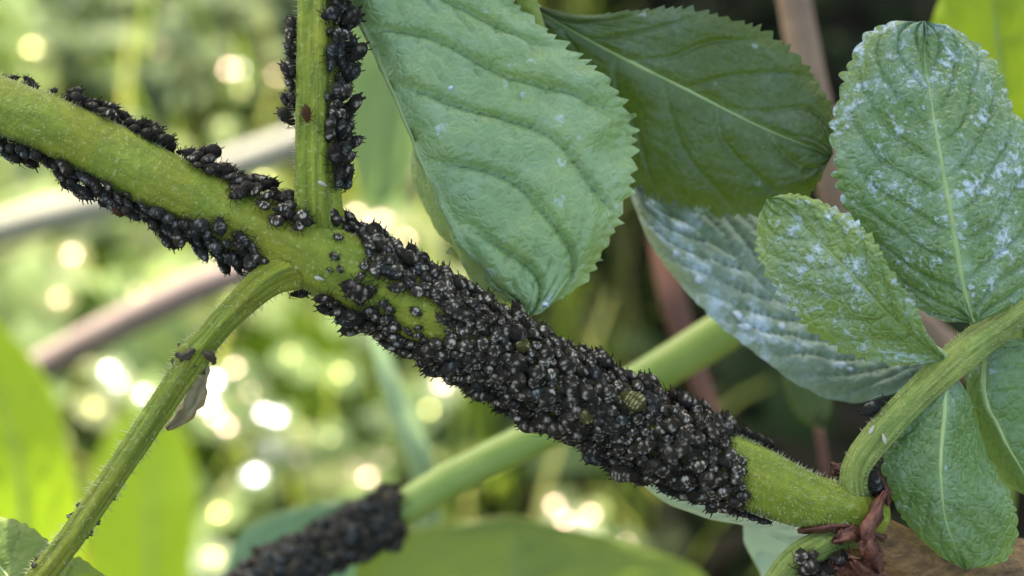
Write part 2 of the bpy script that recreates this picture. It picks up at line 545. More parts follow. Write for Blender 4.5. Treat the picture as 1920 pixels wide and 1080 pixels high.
def stem_obj(name, parent, mat, lines, voxel=None, origin=None):
    parts = []
    frames = []
    for rows, n, seg, ridges, ridge, ph in lines:
        c, r = px_path(rows, n)
        V, F, fr = tube_geo(c, r, seg, ridges, ridge, noise=0.012, seed=len(parts), phase=ph)
        parts.append((V, F))
        frames.append(fr)
    V, F = join_geo(parts)
    o = obj(name, V, F, mat, parent, origin=origin if origin is not None else V[-1])
    if voxel:
        md = o.modifiers.new('r', 'REMESH')
        md.mode = 'VOXEL'
        md.voxel_size = voxel
        s = o.modifiers.new('s', 'SMOOTH')
        s.factor = 0.5
        s.iterations = 3
        bpy.context.view_layer.update()
        eval_mods(o)
        if not o.data.materials:
            o.data.materials.append(mat)
        me = o.data
        co = np.empty(len(me.vertices) * 3); me.vertices.foreach_get('co', co)
        co = co.reshape(-1, 3) + np.array(o['_base'])
        best = np.full(len(co), 1e9); al = np.zeros(len(co)); ar = np.zeros(len(co)); wh = np.zeros(len(co))
        for q, (ctr, T, A, B, rad) in enumerate(frames):
            sl_ = np.r_[0, np.cumsum(np.linalg.norm(np.diff(ctr, axis=0), axis=1))]
            for i in range(len(ctr)):
                dv = co - ctr[i]
                d = (dv * dv).sum(1) / rad[i] ** 2
                k = d < best
                best[k] = d[k]
                al[k] = sl_[i] + dv[k] @ T[i]
                ar[k] = np.arctan2(dv[k] @ B[i], dv[k] @ A[i])
                wh[k] = q * 7.3
        for nm, val in (('along', al), ('around', ar), ('which', wh)):
            at = me.attributes.new(nm, 'FLOAT', 'POINT')
            at.data.foreach_set('value', val.astype(np.float32))
    return o, frames

MAIN = [(-170, 128, 3, 52), (0, 197, 2, 53), (100, 237, 1, 55), (200, 284, 1, 57), (300, 338, 0, 58), (400, 388, 0, 60), (500, 436, 0, 64), (560, 463, 0, 68), (640, 503, 0, 71),
        (800, 588, 0, 70), (1000, 702, 0, 68), (1200, 802, 0, 66), (1400, 890, 0, 62), (1500, 934, 0, 54), (1590, 955, 0, 44), (1650, 975, 1, 36)]
UPR = [(590, -330, 6, 33), (594, -120, 3, 35), (594, 60, 0, 37), (592, 250, -1, 38), (594, 370, -1, 41), (598, 440, 0, 50), (612, 500, 0, 50)]
PET = [(610, 500, 0, 40), (560, 500, -1, 40), (500, 526, -2, 31), (430, 590, -2, 25), (382, 645, -2, 25), (362, 668, -2, 31), (338, 708, -2, 25), (222, 880, -2, 23),
       (136, 1005, -2, 23), (66, 1095, -2, 24), (10, 1180, -1, 24)]
stem, FR = stem_obj('stem', bush, M['stem'], [(MAIN, 160, 36, 7, 0.02, 0.4), (UPR, 80, 30, 5, 0.16, 1.2), (PET, 110, 30, 5, 0.13, 0.3)], voxel=0.00021,
                    origin=W(1650, 975, 1))
FR_MAIN, FR_UPR, FR_PET = FR

# old wood down to the ground
wood_rows = [(1575, 985, 3, 40), (1655, 1015, 4, 62), (1720, 1050, 6, 98), (1790, 1062, 8, 122), (1900, 1075, 9, 135), (2050, 1130, 14, 140)]
c1, r1 = px_path(wood_rows, 40)
c2 = crom(np.vstack([c1[-6:-1:2], (c1[-1] + foot) / 2 + np.array([0.012, 0.0, 0.0]), foot]), 40)
cc = crom(np.vstack([c1[::4], c2[4::5]]), 90)
rad = np.interp(np.linspace(0, 1, 90), np.r_[np.linspace(0, 0.28, len(r1)), 1.0], np.r_[r1, 0.010])
V, F, _ = tube_geo(cc, rad, 30, 9, 0.05, noise=0.06, seed=5)
old = obj('old_wood', V, F, M['wood'], bush, origin=foot)
# shredded bark strips
for i in range(26):
    k = 6 + (i * 7) % 40
    a = rng.uniform(-1.7, 1.7)
    T = nrm(np.gradient(cc, axis=0))
    A = nrm((CAM - cc[k]) - ((CAM - cc[k]) @ T[k]) * T[k]); B = np.cross(T[k], A)
    nn = math.cos(a) * A + math.sin(a) * B
    side = np.cross(T[k], nn)
    ln = rng.uniform(0.003, 0.007)
    wd = rng.uniform(0.0004, 0.001)
    p0 = cc[k] + nn * rad[k] * 0.97
    lift = rng.uniform(0.0003, 0.0016)
    V = []
    dirn = nrm(T[k] + side * rng.uniform(-0.4, 0.4))
    for j in range(6):
        s = j / 5
        wv = wd * (1 - 0.8 * s)
        q = p0 + dirn * ln * s + nn * (lift * s * s + 0.0002)
        V += [q - side * wv, q + side * wv]
    F = [(2 * j, 2 * j + 1, 2 * j + 3, 2 * j + 2) for j in range(5)]
    obj('bark_strip', V, F, M['wood'], bush)

def tube_attrs(fr, seg):
    L_ = np.r_[0, np.cumsum(np.linalg.norm(np.diff(fr[0], axis=0), axis=1))]
    th = (np.linspace(0, 2 * math.pi, seg, endpoint=False) + math.pi) % (2 * math.pi) - math.pi
    return {'along': np.repeat(L_, seg), 'around': np.tile(th, len(L_)), 'which': np.full(len(L_) * seg, 3.1)}
# rachis of the leaf at the right
RAC = [(1640, 985, 2, 26), (1606, 935, 0, 25), (1604, 880, -1, 25), (1640, 825, -1, 27), (1710, 750, 0, 27), (1780, 685, 1, 30), (1835, 640, 2, 30), (1930, 575, 4, 24), (2060, 500, 8, 20)]
c, r = px_path(RAC, 90)
V, F, FR_RAC = tube_geo(c, r, 24, 4, 0.10, noise=0.012, seed=9, phase=0.8)
rach = obj('rachis', V, F, M['rachis'], bush, attrs=tube_attrs(FR_RAC, 24))
# curling young petiole at the bottom
CUR = [(1640, 1010, 4, 20), (1590, 1005, 1, 22), (1540, 1022, -1, 25), (1495, 1050, -1, 26), (1455, 1100, 0, 24), (1430, 1180, 1, 22)]
c, r = px_path(CUR, 60)
V, F, FR_CUR = tube_geo(c, r, 20, 4, 0.12, noise=0.015, seed=11)
obj('young_petiole', V, F, M['rachis'], bush, attrs=tube_attrs(FR_CUR, 20))

# upper rachis (out of the frame) that carries the two upper leaves
TOPR = [(592, -320, 6, 30), (700, -340, 6, 22), (850, -210, 6, 20), (960, -60, 6, 19), (1010, 60, 9, 14)]
c, r = px_path(TOPR, 50)
V, F, _ = tube_geo(c, r, 16, 4, 0.08, noise=0.01, seed=12)
obj('rachis', V, F, M['rachis'], bush)

LEAF = {}
# leaf A : pale folded leaf, right half facing, left half turned behind
LEAF['A'] = leaf('leaf', bush, M['leafA'],
     [(592, -130, 4), (660, 10, 3), (742, 190, 2), (800, 330, 2), (870, 460, 2), (930, 540, 3), (984, 578, 4)],
     [(592, -130, 4), (700, 50, 8), (768, 210, 11), (772, 320, 11), (818, 438, 10), (900, 522, 8), (984, 578, 4)],
     [(640, -190, 5), (880, -60, 6), (1040, 80, 6), (1150, 175, 6), (1186, 260, 6), (1165, 390, 5), (1120, 490, 5), (1060, 555, 4), (984, 578, 4)],
     n=320, nu=44, veins=6, slant=0.40, teeth=44, tamp=0.06, relief=0.0016, lside=0.1, cross=9, seed=1, rib=8, mw=0.05)
LEAF['A']['label'] = 'pale corrugated leaf folded along its midrib with toothed edge'
# leaf B : dark leaf behind
leaf('leaf', bush, M['leafB'],
     [(985, 5, 11), (1130, 90, 10), (1280, 165, 9), (1420, 235, 9), (1560, 292, 9)],
     [(985, 5, 11), (1090, 28, 10), (1190, 22, 9), (1285, 20, 8), (1420, 58, 8), (1510, 130, 9), (1556, 210, 9), (1560, 292, 9)],
     [(985, 5, 11), (1040, 110, 13), (1110, 240, 14), (1190, 335, 14), (1270, 375, 13), (1400, 398, 12), (1510, 370, 10), (1560, 292, 9)],
     n=240, nu=34, veins=6, teeth=34, tamp=0.085, relief=0.0006, seed=2, rib=8)['label'] = 'dark green leaf with pale midrib behind the corrugated one'
# leaf C : big spotted leaf right
LEAF['C'] = leaf('leaf', bush, M['leafC'],
     [(1826, 606, 1), (1800, 500, 0), (1772, 340, 0), (1745, 180, 1), (1728, 45, 3)],
     [(1826, 606, 1), (1745, 590, 2), (1665, 510, 3), (1600, 400, 3), (1572, 290, 3), (1575, 190, 3), (1615, 85, 3), (1670, 45, 3), (1728, 45, 3)],
     [(1826, 606, 1), (1905, 565, 3), (1960, 480, 5), (1965, 380, 5), (1925, 280, 4), (1890, 190, 4), (1850, 105, 4), (1790, 52, 3), (1728, 45, 3)],
     n=260, nu=34, veins=9, teeth=26, tamp=0.085, relief=0.0006, seed=3, rib=8, rounded=True)
LEAF['C']['label'] = 'broad leaf freckled with bluish white residue and painted sky glints'
# leaf D
LEAF['D'] = leaf('leaf', bush, M['leafD2'],
     [(1775, 672, 0), (1690, 610, -1), (1600, 520, -1), (1520, 440, 0), (1440, 372, 2)],
     [(1775, 672, 0), (1690, 684, 2), (1570, 648, 3), (1485, 575, 3), (1432, 490, 3), (1422, 420, 3), (1440, 372, 2)],
     [(1775, 672, 0), (1735, 610, -3), (1680, 520, -3), (1620, 432, -2), (1540, 380, 0), (1480, 365, 1), (1440, 372, 2)],
     n=220, nu=22, veins=7, teeth=24, tamp=0.11, relief=0.0004, seed=4, rib=6)
LEAF['D']['label'] = 'small leaf with yellowish rim and white specks'
# leaf E : silvery blurred leaf behind
LEAF['E'] = leaf('leaf', bush, M['leafE'],
     [(1770, 690, 14), (1640, 660, 16), (1470, 560, 17), (1330, 450, 18), (1180, 350, 19)],
     [(1770, 690, 14), (1690, 735, 13), (1590, 752, 13), (1500, 720, 13), (1400, 650, 14), (1300, 560, 15), (1220, 460, 17), (1180, 350, 19)],
     [(1770, 690, 14), (1700, 620, 19), (1560, 500, 21), (1440, 420, 22), (1330, 365, 22), (1180, 350, 19)],
     n=180, nu=22, veins=9, teeth=20, tamp=0.02, relief=0.0013, seed=5, rib=7, slant=0.4)
LEAF['E']['label'] = 'silvery ribbed leaf lying behind the small specked one'
# leaf F : lower right
leaf('leaf', bush, M['leafF'],
     [(1778, 690, 1), (1772, 780, -1), (1765, 890, -2), (1775, 980, -1), (1810, 1066, 1)],
     [(1778, 690, 1), (1700, 760, 1), (1660, 850, 1), (1672, 930, 1), (1710, 990, 1), (1760, 1040, 1), (1810, 1066, 1)],
     [(1778, 690, 1), (1815, 740, 2), (1850, 850, 3), (1890, 930, 2), (1905, 985, 2), (1890, 1040, 2), (1850, 1062, 1), (1810, 1066, 1)],
     n=220, nu=22, veins=7, teeth=24, tamp=0.055, relief=0.0003, seed=6, rib=6, rounded=True)['label'] = 'smooth oval leaf hanging below the leaf stalk'
# leaf G : right edge
leaf('leaf', bush, M['leafF'],
     [(1850, 640, 5), (1845, 740, 4), (1890, 840, 4), (1950, 940, 5)],
     [(1850, 640, 5), (1812, 700, 9), (1830, 800, 12), (1890, 900, 12), (1950, 940, 5)],
     [(1850, 640, 5), (1930, 640, 5), (2020, 740, 5), (2030, 860, 5), (1950, 940, 5)],
     n=160, nu=20, veins=6, teeth=16, tamp=0.03, relief=0.0004, seed=7, rib=7)
# leaf I : pale crescent under the colony and pale leaf below the bare end
leaf('leaf', bush, M['leafP'],
     [(1600, 985, 14), (1480, 975, 13), (1360, 950, 12), (1240, 890, 12), (1150, 850, 13)],
     [(1600, 985, 12), (1500, 1020, 10), (1390, 985, 9), (1300, 968, 9), (1215, 922, 10), (1150, 850, 13)],
     [(1600, 985, 14), (1480, 900, 16), (1340, 860, 17), (1240, 830, 17), (1150, 850, 13)],
     n=120, nu=16, veins=7, teeth=18, tamp=0.01, relief=0.0003, seed=8, rib=4)
leaf('leaf', bush, M['leafP'],
     [(1560, 985, 18), (1500, 1030, 19), (1470, 1100, 20), (1440, 1200, 22)],
     [(1560, 985, 18), (1420, 960, 18), (1395, 1010, 19), (1430, 1090, 20), (1440, 1200, 22)],
     [(1560, 985, 18), (1560, 1060, 19), (1560, 1130, 20), (1520, 1180, 21), (1440, 1200, 22)],
     n=120, nu=16, veins=6, teeth=14, tamp=0.02, relief=0.0003, seed=9, rib=4)
# bottom-left toothed leaf on the long petiole
leaf('leaf', bush, M['leafD'],
     [(40, 1140, -1), (20, 1090, 2), (-30, 1030, 4), (-90, 980, 6)],
     [(40, 1140, -1), (-60, 1150, 4), (-120, 1080, 6), (-90, 980, 6)],
     [(40, 1140, -1), (85, 1080, 1), (90, 1020, 2), (40, 982, 3), (-20, 968, 5), (-90, 980, 6)],
     n=120, nu=16, veins=5, teeth=14, tamp=0.07, relief=0.0003, seed=10, rib=5)
leaf('leaf', bush, M['leafD'],
     [(60, 1150, -1), (110, 1120, 2), (180, 1110, 4), (250, 1130, 6)],
     [(60, 1150, -1), (90, 1070, 2), (140, 1046, 3), (190, 1075, 4), (250, 1130, 6)],
     [(60, 1150, -1), (120, 1170, 2), (190, 1180, 4), (250, 1130, 6)],
     n=120, nu=16, veins=5, teeth=12, tamp=0.07, relief=0.0003, seed=11, rib=5)

# bud scales, dark red brown, crumpled at the foot of the stem
def small_scale(mid, wd, curl, seed, name='bud_scale', mat=None):
    r = np.random.default_rng(seed)
    i0 = seed * 1.7
    mid = np.asarray(mid, float)
    m = crom(mid, 14)
    d = np.gradient(m[:, :2], axis=0)
    d = d / np.linalg.norm(d, axis=1, keepdims=True)
    nrmv = np.stack([-d[:, 1], d[:, 0]], 1)
    t = np.linspace(0, 1, 14)
    wv = wd * np.sin(np.pi * np.clip(t * 0.9 + 0.06, 0, 1)) ** 0.7
    rows = []
    for u in np.linspace(-1, 1, 9):
        jag = 1 + 0.22 * r.normal(size=14) * abs(u)
        q = np.c_[m[:, :2] + nrmv * (wv * u * jag)[:, None], m[:, 2] + curl * u * u + min(1, wd / 22) ** 2 * (0.3 * r.normal(size=14) + 0.5 * np.sin(u * 5 + i0))]
        rows.append(WV(q))
    P = np.stack(rows, 1).reshape(-1, 3)
    F = [(i * 9 + j, i * 9 + j + 1, (i + 1) * 9 + j + 1, (i + 1) * 9 + j) for i in range(13) for j in range(8)]
    o = obj(name, P, F, mat or M['scale'], bush)
    sd = o.modifiers.new('t', 'SOLIDIFY')
    sd.thickness = 0.00025
    return o
for i, (mid, wd, cu) in enumerate([
        ([(1660, 1010, -1), (1590, 985, -2), (1530, 990, -2), (1495, 997, -1)], 15, 1.0),
        ([(1640, 1000, 0), (1600, 1000, -3), (1560, 1015, -3)], 17, 1.2),
        ([(1650, 1060, -1), (1625, 1010, -4), (1640, 965, -4), (1660, 920, -2)], 17, 1.5),
        ([(1650, 1075, -2), (1632, 1035, -4), (1630, 1000, -4)], 20, 1.5),
        ([(1620, 1070, 0), (1575, 1062, -2), (1545, 1072, -2)], 16, 1.0),
        ([(1660, 960, 0), (1650, 915, -1), (1630, 885, 0)], 18, 1.0),
        ([(1580, 905, 3), (1570, 885, 2), (1556, 868, 2)], 14, 0.8),
        ([(1660, 1095, -1), (1625, 1070, -3), (1600, 1050, -3)], 18, 1.0)]):
    small_scale(mid, wd, cu, 40 + i)
# dry pale bract hanging from the petiole node
small_scale([(384, 668, -2), (376, 710, -1), (350, 770, 0), (312, 805, 1)], 18, 0.8, 60, 'dry_bract', M['bract'])
small_scale([(366, 655, -4), (345, 668, -4.5), (328, 664, -4)], 9, 0.5, 61, 'dry_bract', M['crust'])
def flake(frac, th, ln, seed):
    ctr, T, A, B, rad = FR_PET
    k = int(frac * (len(ctr) - 1))
    nn = math.cos(th) * A[k] + math.sin(th) * B[k]
    rows = []
    for f in (0.0, 0.5, 1.0):
        p = ctr[k] + nn * (rad[k] * 0.8 + ln * 0.8 * f) + T[k] * ln * f * 1.2
        rows.append((*PX(p), ((p - CAM) @ FW - D0) * 1000))
    small_scale(rows, 4, 0.15, seed, 'dry_bract', M['crust'])
for i, (fr_, th, ln) in enumerate([(0.33, 1.4, 0.0007), (0.335, -1.3, 0.0008), (0.345, 0.5, 0.0004), (0.34, -0.4, 0.0004), (0.35, 1.2, 0.0006), (0.70, 1.3, 0.0006), (0.71, -1.3, 0.0006),
                                   (0.725, 1.45, 0.0007), (0.735, -1.45, 0.0006), (0.745, -1.2, 0.0005), (0.84, 1.3, 0.0006), (0.85, 0.9, 0.0007), (0.855, 1.5, 0.0005), (0.66, -1.4, 0.0005)]):
    flake(fr_, th, ln, 70 + i)
small_scale([(380, 660, -4), (396, 668, -4), (402, 684, -3)], 9, 0.5, 62, 'dry_bract', M['crust'])

# ------------------------------------------------------------------ hairs (uncountable)
def hairs(parent, frames, count, length, seed, t0=0.0, t1=1.0, thick=0.000032, back=0.25, edge=False):
    ctr, T, A, B, rad = frames
    r = np.random.default_rng(seed)
    V, F = [], []
    n = len(ctr)
    for k in range(count):
        s = r.uniform(t0, t1) * (n - 1)
        i = min(int(s), n - 2); f = s - i
        if edge and r.random() < 0.6:
            th = r.choice([-1, 1]) * r.normal(1.6, 0.25)
        else:
            th = r.uniform(-math.pi, math.pi)
        c = ctr[i] * (1 - f) + ctr[i + 1] * f
        nn = math.cos(th) * A[i] + math.sin(th) * B[i]
        p = c + nn * rad[i] * 0.985
        d = nrm(nn + T[i] * r.normal(back, 0.25) + B[i] * r.normal(0, 0.2))
        ln = length * r.uniform(0.5, 1.3)
        s1 = nrm(np.cross(d, T[i])) * thick; s2 = nrm(np.cross(d, s1)) * thick
        b = len(V)
        V += [p + s1, p - 0.5 * s1 + 0.87 * s2, p - 0.5 * s1 - 0.87 * s2, p + d * ln]
        F += [(b, b + 1, b + 3), (b + 1, b + 2, b + 3), (b + 2, b, b + 3)]
    o = obj('stem_hair', V, F, M['hair'], parent)
    o['kind'] = 'stuff'
    return o
hairs(stem, FR_MAIN, 1500, 0.0005, 1, 0.0, 0.45)
hairs(stem, FR_MAIN, 1600, 0.00045, 2, 0.78, 0.97)
hairs(stem, FR_UPR, 700, 0.0006, 3, edge=True)
hairs(stem, FR_PET, 900, 0.0007, 4, edge=True)
hairs(rach, FR_RAC, 900, 0.00045, 5)

# ------------------------------------------------------------------ residue lumps lying on the leaves
def honeydew(leafo, px, py, rx, ry, seed):
    r = np.random.default_rng(seed)
    me = leafo.data
    co = np.empty(len(me.vertices) * 3); me.vertices.foreach_get('co', co)
    wv = co.reshape(-1, 3) + np.array(leafo['_base'])
    q = PX(wv)
    i = int(np.argmin((q[:, 0] - px) ** 2 + (q[:, 1] - py) ** 2))
    n0 = np.array(me.vertices[i].normal)
    if n0 @ (CAM - wv[i]) < 0:
        n0 = -n0
    d = (wv[i] - CAM) @ FW
    k = S * d / D0
    a = nrm(RT - (RT @ n0) * n0); b = np.cross(n0, a)
    p = wv[i]
    V = [p + n0 * 0.00022]
    for f, h in ((0.6, 0.00016), (1.0, -0.00012)):
        for j in range(12):
            an = j / 12 * 6.2832
            g = f * (1 + 0.3 * r.normal()) * k
            V.append(p + a * (rx * g * math.cos(an)) + b * (ry * g * math.sin(an)) + n0 * h)
    F = [(0, 1 + j, 1 + (j + 1) % 12) for j in range(12)] + [(1 + j, 13 + j, 13 + (j + 1) % 12, 1 + (j + 1) % 12) for j in range(12)]
    obj('honeydew_drop', V, F, M['resid'], leafo, origin=p)
HD = {'E': [(1575, 684, 13, 7), (1592, 690, 9, 6), (1268, 472, 6, 6), (1385, 590, 12, 9), (1400, 610, 14, 8), (1465, 612, 10, 8), (1310, 525, 8, 9)],
      'A': [(842, 165, 5, 5), (1022, 570, 8, 5)]}
for kk, lst in HD.items():
    for q, (x, y, rx, ry) in enumerate(lst):
        honeydew(LEAF[kk], x, y, rx, ry, q)

# ================================================================== aphids
def aphid_mesh(name, seed, fat=1.0, legs=True, stripes=False):
    """pear shaped body, head at +x, length about 1, feet at z = 0"""
    r = np.random.default_rng(seed)
    seg, rings = 18, 24
    xs = np.linspace(-0.52, 0.48, rings)
    prof_x = [-0.52, -0.47, -0.38, -0.22, -0.05, 0.10, 0.22, 0.32, 0.40, 0.45, 0.48]
    prof_r = [0.02, 0.11, 0.21, 0.285, 0.29, 0.245, 0.195, 0.16, 0.13, 0.09, 0.02]
    rr = np.interp(xs, prof_x, prof_r) * fat
    V, wax = [], []
    zc = 0.30
    spots = [(r.uniform(-0.36, 0.18), r.uniform(0.35, 1.15), r.uniform(0.03, 0.06), r.uniform(0.16, 0.4), r.choice([-1, 1, 0])) for _ in range(9)]
    ns = 3.0 if not stripes else 6.0
    for x, q in zip(xs, rr):
        for j in range(seg):
            a = j / seg * 2 * math.pi
            y = math.sin(a) * q
            z = math.cos(a) * q * 0.86
            seglump = 1 + 0.035 * math.sin(x * 55)
            V.append((x, y * seglump, zc + z * seglump + 0.05 * (-x)))
            d = abs(((a + math.pi) % (2 * math.pi)) - math.pi)
            bar = 0.5 + 0.5 * math.cos((x + 0.08) * 2 * math.pi * ns * 1.35)
            side = math.exp(-((d - 0.75) / 0.42) ** 2) if not stripes else (1.0 if d < 1.25 else 0.0) * (0.3 if d < 0.12 else 1)
            ab = 1.0 if -0.42 < x < 0.26 else 0.0
            if stripes:
                wax.append(np.clip((bar * side * ab - 0.25) * 2.2, 0, 1))
            else:
                sgn = 1 if math.sin(a) >= 0 else -1
                wv = 0.0
                for sx, sd, wx, wd, ss in spots:
                    if ss in (0, sgn):
                        wv = max(wv, math.exp(-((x - sx) / wx) ** 2 - ((d - sd) / wd) ** 2))
                wax.append(min(1.0, wv * 1.2) * ab)
    F = [(i * seg + j, (i + 1) * seg + j, (i + 1) * seg + (j + 1) % seg, i * seg + (j + 1) % seg) for i in range(rings - 1) for j in range(seg)]
    F += [tuple(range(seg)), tuple((rings - 1) * seg + j for j in range(seg))[::-1]]
    V = [tuple(v) for v in V]
    def limb(pts, rad):
        b = len(V)
        pts = np.array(pts, float)
        T = nrm(np.gradient(pts, axis=0))
        for p, t, q in zip(pts, T, rad):
            u = np.cross(t, (0.3, 0.2, 0.93)); u /= np.linalg.norm(u) + 1e-9
            v = np.cross(t, u)
            for k in range(4):
                a = k * math.pi / 2
                V.append(tuple(p + q * (math.cos(a) * u + math.sin(a) * v)))
                wax.append(0.0)
        for i in range(len(pts) - 1):
            for k in range(4):
                F.append((b + i * 4 + k, b + i * 4 + (k + 1) % 4, b + (i + 1) * 4 + (k + 1) % 4, b + (i + 1) * 4 + k))
    for s in (-1, 1):
        if legs:
            for x0, dx in ((0.30, 0.26), (0.20, 0.02), (0.12, -0.34)):
                j = r.normal(0, 0.04, 3)
                limb([(x0, s * 0.13, 0.24), (x0 + dx * 0.5 + j[0], s * 0.36, 0.40 + j[1]), (x0 + dx + j[2], s * 0.44, 0.08), (x0 + dx * 1.15, s * 0.46, -0.03)],
                     [0.024, 0.020, 0.014, 0.008])
        if not legs:
            continue
        limb([(0.45, s * 0.05, 0.30), (0.55, s * 0.14, 0.40 + r.normal(0, 0.04)), (0.40, s * 0.30, 0.50), (0.10, s * 0.38, 0.54)], [0.016, 0.012, 0.008, 0.004])
        limb([(-0.34, s * 0.14, 0.44), (-0.42, s * 0.17, 0.52), (-0.50, s * 0.19, 0.58)], [0.030, 0.026, 0.020])
    if legs:
        limb([(-0.48, 0, 0.33), (-0.56, 0, 0.36), (-0.62, 0, 0.40)], [0.05, 0.04, 0.015])
    me = mesh_from(name, V, F, {'wax': wax})
    return me
AM = [aphid_mesh('aphid', s, f) for s, f in ((1, 1.0), (2, 1.08), (3, 0.92), (4, 1.15), (5, 0.85))]
AM_STRIPE = aphid_mesh('aphid', 9, 1.25, stripes=True)
AM_SKIN = aphid_mesh('shed_skin', 12, 0.7, legs=False)
AMAT = {}
def amesh(i, mat):
    k = (i, mat)
    if k not in AMAT:
        me = (AM_STRIPE if i == 'S' else AM_SKIN if i == 'K' else AM[i]).copy()
        me.materials.append(M[mat])
        AMAT[k] = me
    return AMAT[k]

APH = []          # every aphid: matrix, mesh, label, group, order
def put_aphid(p, nn, head, size, pitch, mi, mat, label, group, pri):
    z = nrm(nn)
    x = nrm(head - (head @ z) * z)
    y = np.cross(z, x)
    R = Matrix(((x[0], y[0], z[0]), (x[1], y[1], z[1]), (x[2], y[2], z[2])))
    R = R @ Matrix.Rotation(pitch, 3, 'Y')
    sc = size
    Mx = Matrix.Translation(Vector(p.tolist())) @ R.to_4x4() @ Matrix.Diagonal((sc, sc, sc, 1))
    APH.append((Mx, amesh(mi, mat), label, group, pri))

def on_stem(fr, s, th):
    ctr, T, A, B, rad = fr
    n = len(ctr)
    s = np.clip(s, 0, n - 1.001)
    i = int(s); f = s - i
    c = ctr[i] * (1 - f) + ctr[i + 1] * f
    r = rad[i] * (1 - f) + rad[i + 1] * f
    nn = nrm(math.cos(th) * A[i] + math.sin(th) * B[i])
    return c + nn * r, nn, T[i], r

def inpoly(p, poly):
    x, y = p
    c = False
    n = len(poly)
    for i in range(n):
        x1, y1 = poly[i]; x2, y2 = poly[i - 1]
        if (y1 > y) != (y2 > y) and x < (x2 - x1) * (y - y1) / (y2 - y1) + x1:
            c = not c
    return c

MW = {'aphid': 'white flecked black', 'aphid_plain': 'plain black', 'aphid_blue': 'slate black'}
def words(fmt, along, across):
    """label maker: look first, then where on its stem the aphid sits"""
    def f(px, v, mat, q):
        sz = 'tiny' if q < 0.7 else 'small' if q < 0.9 else 'mid-sized' if q < 1.1 else 'large'
        a = next(t for lim, t in along if px < lim) if along else ''
        c = next(t for lim, t in across if v < lim) if across else ''
        return fmt.format(look=sz + ' ' + MW[mat], along=a, across=c)
    return f
def colony(fr, accept, ds, dc, size, label, group, mats, seed, headsign=1, pitch=(0.1, 0.5), jit=0.35, spread=0.9, blur=False, lift=(0.0, 0.25), sgn=1, axis=0):
    r = np.random.default_rng(seed)
    ctr = fr[0]
    L = np.linalg.norm(np.diff(ctr, axis=0), axis=1).sum()
    rows = int(L / ds)
    for i in range(rows):
        s = (i + 0.5) / rows * (len(ctr) - 1)
        rad = np.interp(s, np.arange(len(ctr)), fr[4])
        k = max(6, int(2 * math.pi * rad * 1.12 / dc))
        for j in range(k):
            th = ((j + 0.5 * (i % 2) + r.uniform(-jit, jit)) / k) * 2 * math.pi
            th = (th + math.pi) % (2 * math.pi) - math.pi
            ss = s + r.uniform(-jit, jit) * len(ctr) / rows
            p, nn, T, _ = on_stem(fr, ss, th)
            px = PX(p)
            prob = accept(px, th, r)
            if r.random() > prob:
                continue
            back = abs(th) > 1.95
            sz = size * r.choice([0.55, 0.75, 0.95, 1.12, 1.38], p=[0.18, 0.24, 0.28, 0.19, 0.11])
            head = headsign * T + np.cross(nn, T) * r.normal(0, spread)
            mat = mats[int(r.integers(len(mats)))]
            lab = label(px[axis], th * sgn, mat, sz / size) if callable(label) else label
            put_aphid(p + nn * (r.uniform(*lift) - 0.04) * sz, nn, head, sz, r.uniform(*pitch), int(r.integers(5)), mat, lab, group,
                      (9 if back else 0) + (1 - sz / 0.003) + (5 if blur == 2 else 0.6 if blur else 0))

BARE = [(540, 400), (628, 440), (660, 500), (720, 512), (800, 552), (838, 596), (820, 648), (760, 618), (690, 575), (640, 570), (560, 530)]
def acc_main(px, th, r):
    x, y = px
    if x < 612 or x > 1400:
        return 0
    end = np.interp(y, [790, 815, 870, 950, 985], [1440, 1352, 1392, 1378, 1440])
    end += r.normal(0, 14)
    if x > end:
        return 0
    if inpoly(px + r.normal(0, 9, 2), BARE):
        return 0.06
    if x < 680 and -1.2 < th < 0.6:
        return 0.1
    if x < 840 and 0.2 < th < 1.9:
        return 0.85
    return 1.0
def up_sign():
    # is positive theta towards the lower side of the picture on the main stem?
    p, _, _, _ = on_stem(FR_MAIN, 30, 1.2)
    q, _, _, _ = on_stem(FR_MAIN, 30, -1.2)
    return 1 if PX(p)[1] > PX(q)[1] else -1
SG = up_sign()
colony(FR_MAIN, acc_main, 0.00104, 0.00094, 0.00178,
       words('{look} aphid, {across} of slanting colony, {along}',
             [(800, 'next to the fork'), (950, 'towards the fork'), (1090, 'before the olive striped aphid'), (1250, 'around the striped aphids'), (9999, 'by the bare green end')],
             [(-1.0, 'upper edge'), (-0.4, 'upper face'), (0.35, 'middle'), (0.95, 'lower face'), (9, 'lower edge')]),
       'aphids crowded on the slanting stem below the fork', ['aphid'] * 8 + ['aphid_plain', 'aphid_blue'], 21, headsign=1, pitch=(0.05, 0.5), sgn=SG)
colony(FR_MAIN, acc_main, 0.00082, 0.00076, 0.00115, 'tiny dark aphid nymph squeezed between the larger aphids of the colony', 'nymphs between the aphids of the slanting colony', ['aphid_plain', 'aphid'], 31, pitch=(0.0, 0.2), lift=(-0.1, 0.1), blur=2)
def acc_left_top(px, th, r):
    x, y = px
    v = th * SG
    if x > 575 or x < -60 or v > 0 or v < -2.4:
        return 0
    if x < 20: lim, pr = -1.5, 0.2
    elif x < 135: lim, pr = -1.45, 0.25
    elif x < 312: lim, pr = -1.2, 1
    elif x < 340: lim, pr = -1.4, 0.15
    elif x < 400: lim, pr = -0.85, 1
    else: lim, pr = np.interp(x, [400, 480, 540], [-0.75, -0.45, -0.3]), 0.95
    if LF[0] and x < 335: pr *= 0.6
    return pr * (1 if LF[0] == 0 else 0.5) if v < lim - LF[0] else 0
